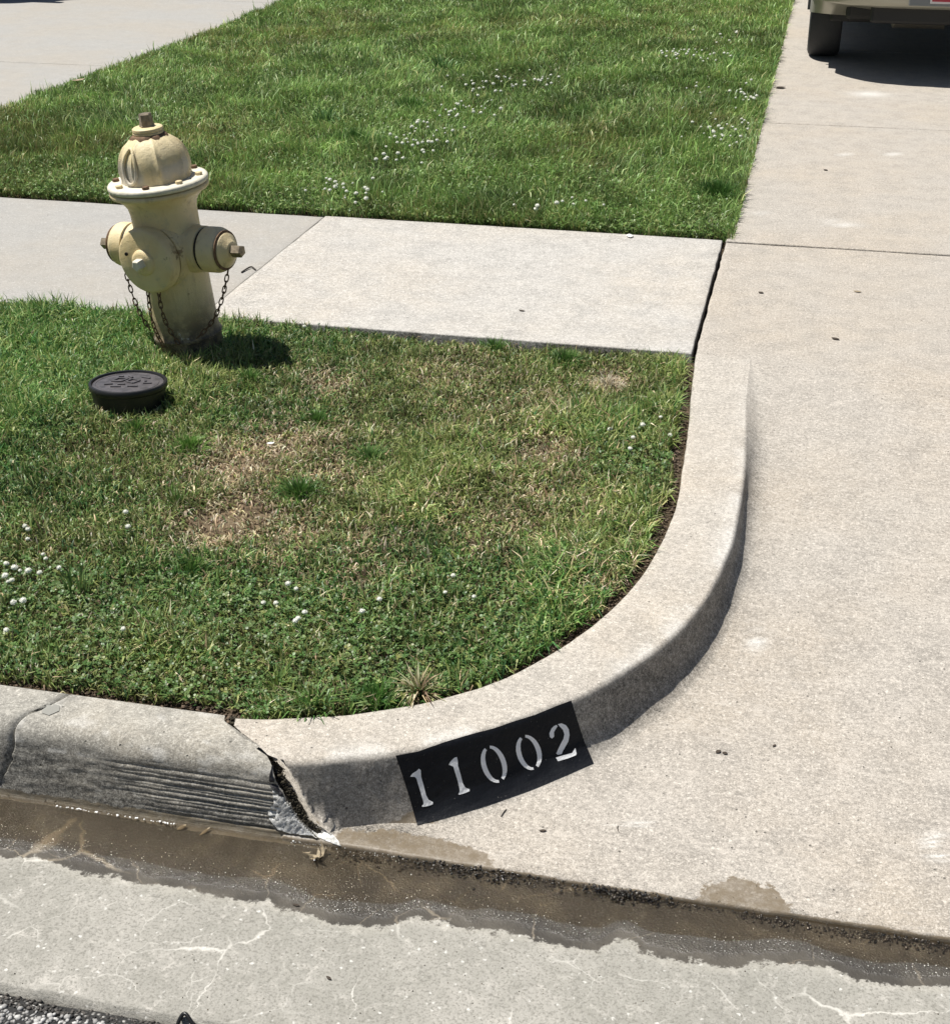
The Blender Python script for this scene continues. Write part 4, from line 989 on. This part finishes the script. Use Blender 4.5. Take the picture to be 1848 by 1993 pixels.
def z5(x, y): return ((600+x/2.053)/SC, (1050+y/2.053)/SC)
def z4(x, y): return ((600+x/2.053)/SC, (680+y/2.053)/SC)
sets = [
 ([z9(*p) for p in ((158, 590), (155, 640), (240, 712), (35, 770), (110, 803), (82, 800), (160, 822), (220, 812), (330, 795), (45, 872), (65, 860), (75, 990), (130, 985), (35, 1135), (140, 565), (255, 740), (28, 838))], 'of the clover flowers at the near lawn left edge', 'clover flowers at the left edge of the near lawn'),
 ([z9(*p) for p in ((700, 475), (715, 568))], 'clover flower of the pair left of the brown patch', 'pair of clover flowers left of the brown patch'),
 ([z9(690, 1140)], 'lone yellowish white clover flower low in the near lawn above the old curb', None),
 ([z9(*p) for p in ((1608, 893), (1652, 908), (1470, 985), (1540, 1000), (1700, 1038), (1665, 1085), (1650, 1100))], 'of the white clover flowers below the brown patch', 'clover flowers below the brown patch'),
 ([z5(*p) for p in ((735, 340), (415, 450), (340, 500), (700, 415), (825, 440))], 'of the small clover flowers scattered above the curb number', 'clover flowers scattered above the curb number'),
 ([z4(*p) for p in ((1415, 468), (1515, 503), (1502, 555), (1555, 455), (1675, 500), (1635, 410))], 'of the round white clover flowers beside the curved curb', 'clover flowers beside the curved curb'),
 ([(620, 628), (592, 634)], 'tiny clover flower at the sidewalk edge by the hydrant', 'clover flowers at the sidewalk edge by the hydrant')]
ORD = ['leftmost', 'second from the left', 'third from the left', 'fourth from the left', 'fifth from the left', 'sixth from the left', 'seventh from the left', 'eighth from the left', 'ninth from the left', 'ninth from the right', 'eighth from the right', 'seventh from the right', 'sixth from the right', 'fifth from the right', 'fourth from the right', 'third from the right', 'second from the right', 'rightmost']
def ordinal(i, n): return ORD[i] if i < (n+1)//2 else ORD[18-(n-i)]
for pts, lab0, grp in sets:
    pts = sorted(pts)
    for i_, p in enumerate(pts):
        lab = lab0 if len(pts) == 1 else ordinal(i_, len(pts))+' '+lab0
        gx, gy = G(*p, .022); flower(gx, gy, .022+random.uniform(-.004, .006), random.uniform(.68, 1.25)*(.85 if 'small' in lab or 'tiny' in lab else 1), lab, grp)
def z2(x, y): return ((600+x/1.68)/SC, (y/1.68)/SC)
far_sets = [
 ([((480, 510), (80, 28), 26), ((380, 570), (40, 18), 8), ((520, 470), (60, 20), 6)], 'white clover flower in the lower part of the diagonal band across the far lawn', 'clover flowers low in the diagonal band of the far lawn'),
 ([((640, 385), (80, 26), 24), ((560, 440), (60, 12), 8), ((700, 330), (50, 20), 6)], 'white clover flower in the middle of the diagonal band across the far lawn', 'clover flowers in the middle of the diagonal band of the far lawn'),
 ([((770, 290), (95, 22), 26), ((940, 285), (60, 22), 10)], 'white clover flower in the upper part of the diagonal band across the far lawn', 'clover flowers high in the diagonal band of the far lawn'),
 ([((1430, 190), (80, 13), 26), ((1560, 130), (60, 18), 8), ((1540, 200), (40, 12), 6)], 'white clover flower in the flat patch high at the right of the far lawn', 'clover flowers high at the right of the far lawn'),
 ([((1640, 340), (35, 30), 20), ((1500, 320), (40, 14), 5)], 'white clover flower beside the driveway edge in the far lawn', 'clover flowers beside the driveway edge'),
 ([((1560, 470), (70, 32), 26), ((1640, 440), (30, 15), 6)], 'white clover flower in the patch above the lawn corner by the driveway', 'clover flowers above the lawn corner'),
 ([((250, 670), (90, 28), 20), ((150, 640), (30, 18), 4)], 'white clover flower near the sidewalk right of the hydrant in the far lawn', 'clover flowers near the sidewalk right of the hydrant'),
 ([((1050, 725), (70, 18), 6), ((900, 735), (60, 10), 3)], 'white clover flower near the sidewalk in the middle of the far lawn', 'clover flowers near the sidewalk mid lawn')]
for cl_, lab, grp in far_sets:
    for (c0, sp, k) in cl_:
        for _ in range(k):
            p = z2(random.gauss(c0[0], sp[0]*.75), random.gauss(c0[1], sp[1]*.75)); gx, gy = G(*p, .055)
            if gx > X_DRV-.03 or gy < Y_WALK1+.02: continue
            flower(gx, gy, .062+random.uniform(-.008, .008), random.uniform(.75, 1.6), lab, grp)

# ---------------------------------------------------------------- tufts and weeds
def tuft(px, py, n, rad, h, cols, label, spread=.6, w=(.0018, .0034), zb=None, name='grass_tuft', cat='grass tuft', group=None):
    gx, gy = G(px, py, 0.); far = gy > 5; z0 = (zsoil_far if far else zsoil_near)(np.array([gx]), np.array([gy]))[0]
    r = np.clip(np.abs(rng.normal(0, rad, n)), 0, rad*1.7); a = rng.uniform(0, 6.283, n); P = np.stack([r*np.cos(a), r*np.sin(a), np.zeros(n)], -1)
    n = len(r); h = h*1.15
    lean = np.clip(rng.normal(spread, .22, n)*(.35+.9*r/rad), .02, 1.45); az = a+rng.normal(0, .5, n)
    c = pal(n, cols, [1]*len(cols), .25); V, tri, C = blades('', P, rng.uniform(.6, 1.1, n)*h, rng.uniform(*w, n), lean, az, c)
    o = trimesh(name, V, tri, C, M['blade']); o.location = (gx, gy, z0); tag(o, label, cat, group); return o
GT = [(.11, .22, .05), (.15, .27, .065), (.08, .17, .045)]
DG = [(.07, .15, .035), (.09, .18, .045)]
tuft(585, 955, 420, .030, .052, GT, 'small fine green grass tuft right of the brown patch')
tuft(368, 868, 420, .026, .050, [(.15, .29, .06), (.19, .34, .08)], 'light green grass tuft between the valve box and the brown patch')
tuft(265, 830, 300, .022, .045, GT, 'green grass tuft leaning on the front of the valve box')
tuft(485, 735, 220, .022, .05, GT, 'thin grass tuft in the hydrant shadow')
tuft(615, 815, 350, .032, .04, GT, 'green grass tuft below the end of the hydrant shadow')
tuft(560, 745, 260, .028, .038, GT+OLIVE, 'olive grass tuft at the right end of the hydrant shadow')
tuft(720, 885, 380, .035, .045, [(.15, .27, .08), (.18, .30, .1)], 'pale green grass tuft in the middle of the near lawn')
tuft(1100, 700, 420, .034, .05, DG+GT, 'dark green grass tuft under the sidewalk edge')
tuft(960, 668, 260, .028, .05, GT, 'green grass tuft at the middle of the sidewalk edge')
tuft(1200, 815, 420, .034, .048, DG+GT, 'dark green grass tuft above the round clover flowers')
tuft(345, 975, 300, .035, .042, GT+OLIVE, 'dull green grass tuft left of the brown patch')
tuft(370, 1100, 360, .045, .042, GT, 'green grass tuft under the brown patch')
tuft(735, 1352, 380, .030, .042, [(.11, .24, .05), (.14, .28, .07)], 'bright green grass tuft on the earth behind the curved curb')
tuft(610, 1375, 70, .014, .085, GT+[(.2, .24, .12)], 'sparse long bladed grass tuft beside the bare earth', 1.0, (.002, .004))
tuft(815, 1345, 130, .012, .075, STRAW+[(.34, .33, .17), (.20, .22, .09)], 'dry straw coloured weed sprawling at the curb', 1.0, (.002, .0055), name='dry_weed', cat='weed')
tuft(1180, 745, 260, .03, .05, [(.5, .45, .33), (.4, .34, .22)], 'flattened pale straw heap below the sidewalk corner', 1.35, name='straw_heap', cat='dry grass')
tuft(150, 1150, 34, .018, .075, [(.16, .26, .08), (.12, .2, .06)], 'few broad light green blades beside the left clover cluster', .35, (.004, .007))
tuft(540, 1330, 60, .01, .06, [(.20, .27, .07), (.14, .22, .06)], 'yellow green rosette just above the old curb end', .8, (.003, .0055))
tuft(690, 285, 700, .07, .085, DG+GT, 'tall dark green grass tuft low in the far lawn', .45, (.003, .005))
tuft(800, 215, 420, .05, .08, DG+GT, 'dark green grass tuft left of the diagonal clover band', .45, (.003, .005))
tuft(1395, 385, 700, .06, .08, DG+[(.06, .14, .03)], 'dark green grass tuft near the driveway edge', .5, (.003, .005))
tuft(1140, 225, 420, .07, .06, DG+GT, 'dark green grass tuft right of the diagonal clover band', .5, (.003, .005))
for px, py in ((612, 238), (660, 235), (845, 130), (880, 150)):
    pass
tuft(632, 240, 60, .05, .11, [(.10, .2, .06), (.16, .28, .1)], 'coarse broad bladed grass clump left in the far lawn', .7, (.007, .012))
tuft(860, 140, 60, .06, .12, [(.10, .2, .06), (.16, .28, .1)], 'coarse broad bladed grass clump high in the far lawn', .7, (.007, .012))
tuft(1440, 130, 50, .07, .12, [(.14, .26, .08), (.2, .3, .12)], 'coarse light bladed grass clump by the upper driveway edge', .7, (.006, .011))

# ---------------------------------------------------------------- litter
def leaf(px, py, L, W, az, mat, label, name='leaf', cat='leaf', curl=.3, lift=.002):
    loc, nor = surf(px, py); V = []; Fc = []
    for i in range(7):
        t = i/6; w = W*math.sin(math.pi*min(1, t*.93+.04))*.5; z = lift+curl*L*(t-.5)**2
        V += [(L*(t-.5), -w, z+.25*w), (L*(t-.5), 0, z), (L*(t-.5), w, z+.25*w)]
        if i: k = 3*i; Fc += [(k-3, k, k+1, k-2), (k-2, k+1, k+2, k-1)]
    o = pyd(name, V, Fc, mat); o.rotation_mode = 'QUATERNION'; o.location = loc; o.rotation_quaternion = nor.to_track_quat('Z', 'Y') @ Quaternion((0, 0, 1), az); tag(o, label, cat)
    md = o.modifiers.new('thickness', 'SOLIDIFY'); md.thickness = .0006; return o
M['darkleaf'] = simple('dark_leaf', (.05, .036, .025), .8)
leaf(1056, 1618, .014, .006, .3, M['darkleaf'], 'small dark leaf on the driveway below the painted number')
leaf(1397, 1464, .013, .009, .8, M['darkleaf'], 'dark crumpled leaf left of a pair on the driveway')
leaf(1410, 1467, .011, .008, -.2, M['darkleaf'], 'dark crumpled leaf right of a pair on the driveway')
leaf(1506, 1452, .010, .005, .9, M['darkleaf'], 'tiny dark leaf right of the pair on the driveway')
leaf(1625, 660, .030, .017, .2, M['darkleaf'], 'brown curled leaf on the driveway near the sidewalk')
leaf(1480, 570, .022, .016, .0, M['darkleaf'], 'small square dark leaf near the slab corner')
leaf(1668, 568, .030, .014, .4, M['leafdry'], 'tan curled leaf beside a greenish stain on the driveway')
leaf(1015, 605, .025, .010, .1, M['darkleaf'], 'small brown leaf near the sidewalk edge')
leaf(1518, 171, .07, .05, .6, M['darkleaf'], 'dark chip lying by the lawn edge of the driveway')
leaf(1606, 331, .025, .018, .6, M['darkleaf'], 'lone dark speck of leaf on the far driveway slab')
leaf(640, 1905+0, .012, .005, .3, M['darkleaf'], 'dark leaf scrap on the dry gutter pan')
leaf(576, 1763, .014, .005, .1, M['darkleaf'], 'dark scrap of leaf at the edge of the wet band')
leaf(355, 1612, .02, .009, .7, M['leafdry'], 'pale leaf sunk in the gutter water at left', lift=.004)
leaf(400, 1620, .026, .006, .9, M['leafdry'], 'narrow pale leaf in the gutter water right of the sunk one', lift=.004)
leaf(527, 870, .022, .014, .4, M['paper'], 'small white petal scrap on the brown patch', lift=.012)
leaf(1225, 460, .05, .03, .3, M['paper'], 'white paper scrap at the far edge of the sidewalk', name='paper_scrap', cat='litter')
leaf(155, 172, .10, .05, 1.2, M['leafdry'], 'pale dry leaf standing at the edge of the left driveway', lift=.05)
# cluster of bleached leaves in the gutter water
lc = empty('leaf_cluster', surf(617, 1672)[0]); tag(lc, 'small clump of pale dead leaves in the gutter water', 'leaves')
for i in range(11):
    L, W = random.uniform(.016, .03), random.uniform(.004, .009); V = []; Fc = []
    for k in range(6):
        t = k/5; w = W*math.sin(math.pi*min(1, t*.9+.06))*.5; z = .005+random.uniform(0, .001)+.6*L*(t-.3)**2
        V += [(L*t, -w, z), (L*t, w, z)]
        if k: Fc.append((2*k-2, 2*k, 2*k+1, 2*k-1))
    o = pyd('leaf', V, Fc, M['leafdry'], lc); o.location = (random.uniform(-.014, .014), random.uniform(-.008, .008), random.uniform(0, .004)); o.rotation_euler = (random.uniform(-.4, .4), random.uniform(-.5, .1), random.uniform(0, 6.28))
def twig(pts, r, mat, label, name='twig', cat='twig'):
    P3 = [surf(*p)[0]+surf(*p)[1]*(r*1.2+h_) for p, h_ in pts]; P3 = [Vector(catmull([tuple(v) for v in P3], t_)) for t_ in np.linspace(0, len(P3)-1, 5*len(P3))]; bm = bmesh.new(); o0 = P3[0].copy(); tube_mesh(bm, [p-o0 for p in P3], r, 7); o = bmobj(name, bm, mat, None, True, 60); o.location = o0; tag(o, label, cat); return o
twig([((975, 1590), 0), ((980, 1582), .001), ((985, 1576), 0)], .0010, M['twig'], 'short dark twig just below the painted panel')
twig([((1202, 1648-40), 0), ((1201, 1614), .001), ((1204, 1620), 0)], .0008, M['twig'], 'hair thin dark sprig right of the painted panel')
twig([((470, 531), 0), ((482, 524), .002), ((490, 522), .003), ((497, 526), 0)], .0032, M['twig'], 'dark curled twig on the joint between two sidewalk slabs')
twig([((372, 2010), .001), ((354, 1998), .002), ((350, 1986), .004), ((360, 1981), .005), ((380, 1987), .004), ((402, 1999), .002), ((420, 2008), .001)], .0034, M['blackrubber'], 'bent loop of black rubber strap at the bottom edge on the gutter', 'rubber_strap', 'strap')
# loose dark grains over the concrete
pp = []
for _ in range(260):
    px, py = random.uniform(1150, 1840), random.uniform(480, 1780)
    loc, nor = surf(px, py)
    if loc.x > -.05: pp.append(tuple(loc+nor*.0005))
for _ in range(120):
    loc, nor = surf(random.uniform(0, 1840), random.uniform(1830, 1985)); pp.append(tuple(loc+nor*.0004))
crumbs('loose_grit', pp, np.random.default_rng(8).uniform(.0006, .0017, len(pp)), stonemat('dark_grains', (.03, .025, .02), (.2, .17, .13), .9), 'scattered dark grains on the driveway and gutter', 'grit')
# moss and dirt packed in the break of the curb
pp = []
for _ in range(1500):
    t = random.random(); cxx = float(crack_x(t))+.002+random.gauss(0, .004); k = int(np.argmin(abs(tO-t))); pp.append((cxx, base_p[k, 1]+.012, base_p[k, 2]-.010-random.uniform(0, .014)))
crumbs('crack_dirt', pp, np.random.default_rng(9).uniform(.0014, .004, len(pp)), stonemat('mossy_dirt', (.012, .010, .007), (.06, .05, .03), .95), 'mossy dirt packed in the break of the curb', 'dirt')

# froth beads: white colour standing in for sun glints along the curb foot
pp = []
for k in range(46):
    t = random.random()**.9; px = 110+235*t+random.uniform(-4, 4); py = 1572+36*t+random.uniform(-1.5, 1.5); pp.append((*G(px, py, -.156), -.1515))
for px, py in ((571, 1641), (583, 1642), (590, 1642), (664, 1652), (667, 1651), (800, 1706), (612, 1678)): pp.append((*G(px, py, -.156), -.151))
for _ in range(150):
    px = random.uniform(560, 960); pp.append((*G(px, 1640+.13*(px-560)+random.gauss(0, 5), -.15), -.152+random.uniform(0, .002)))
glint = N('white_glint').fin((.9, .9, .88), .15, None, Specular_IOR_Level=.8)
sz = np.random.default_rng(3).uniform(.0016, .0030, len(pp)); sz[53:] *= .42
crumbs('glint_beads', pp, sz, glint, 'row of white froth beads on the gutter water', 'glint', .8)

rg = np.random.default_rng(12); n = 1500; gx = rg.uniform(-1.5, .55, n); gy = shore(gx)+.03+np.abs(rg.normal(0, .035, n)); ok = (gy < 2.03) & (rg.random(n) < vnoise(gx, gy, 9, 140, 2)*1.3*np.where(gx < -.3, 1, .45))
gx, gy = gx[ok], gy[ok]; sparkle_mat = N('white_sparkle_grains').fin((.80, .78, .72), .12, None, Specular_IOR_Level=.8)
crumbs('sparkle_grains', np.stack([gx, gy, zpan(gy)+.0012], -1), rg.uniform(.0005, .0013, len(gx)), sparkle_mat, 'white sand grains on the dark wet band of the gutter', 'sparkle', .8)  # added white grains: sun sparkle of the wet pan put into the colour
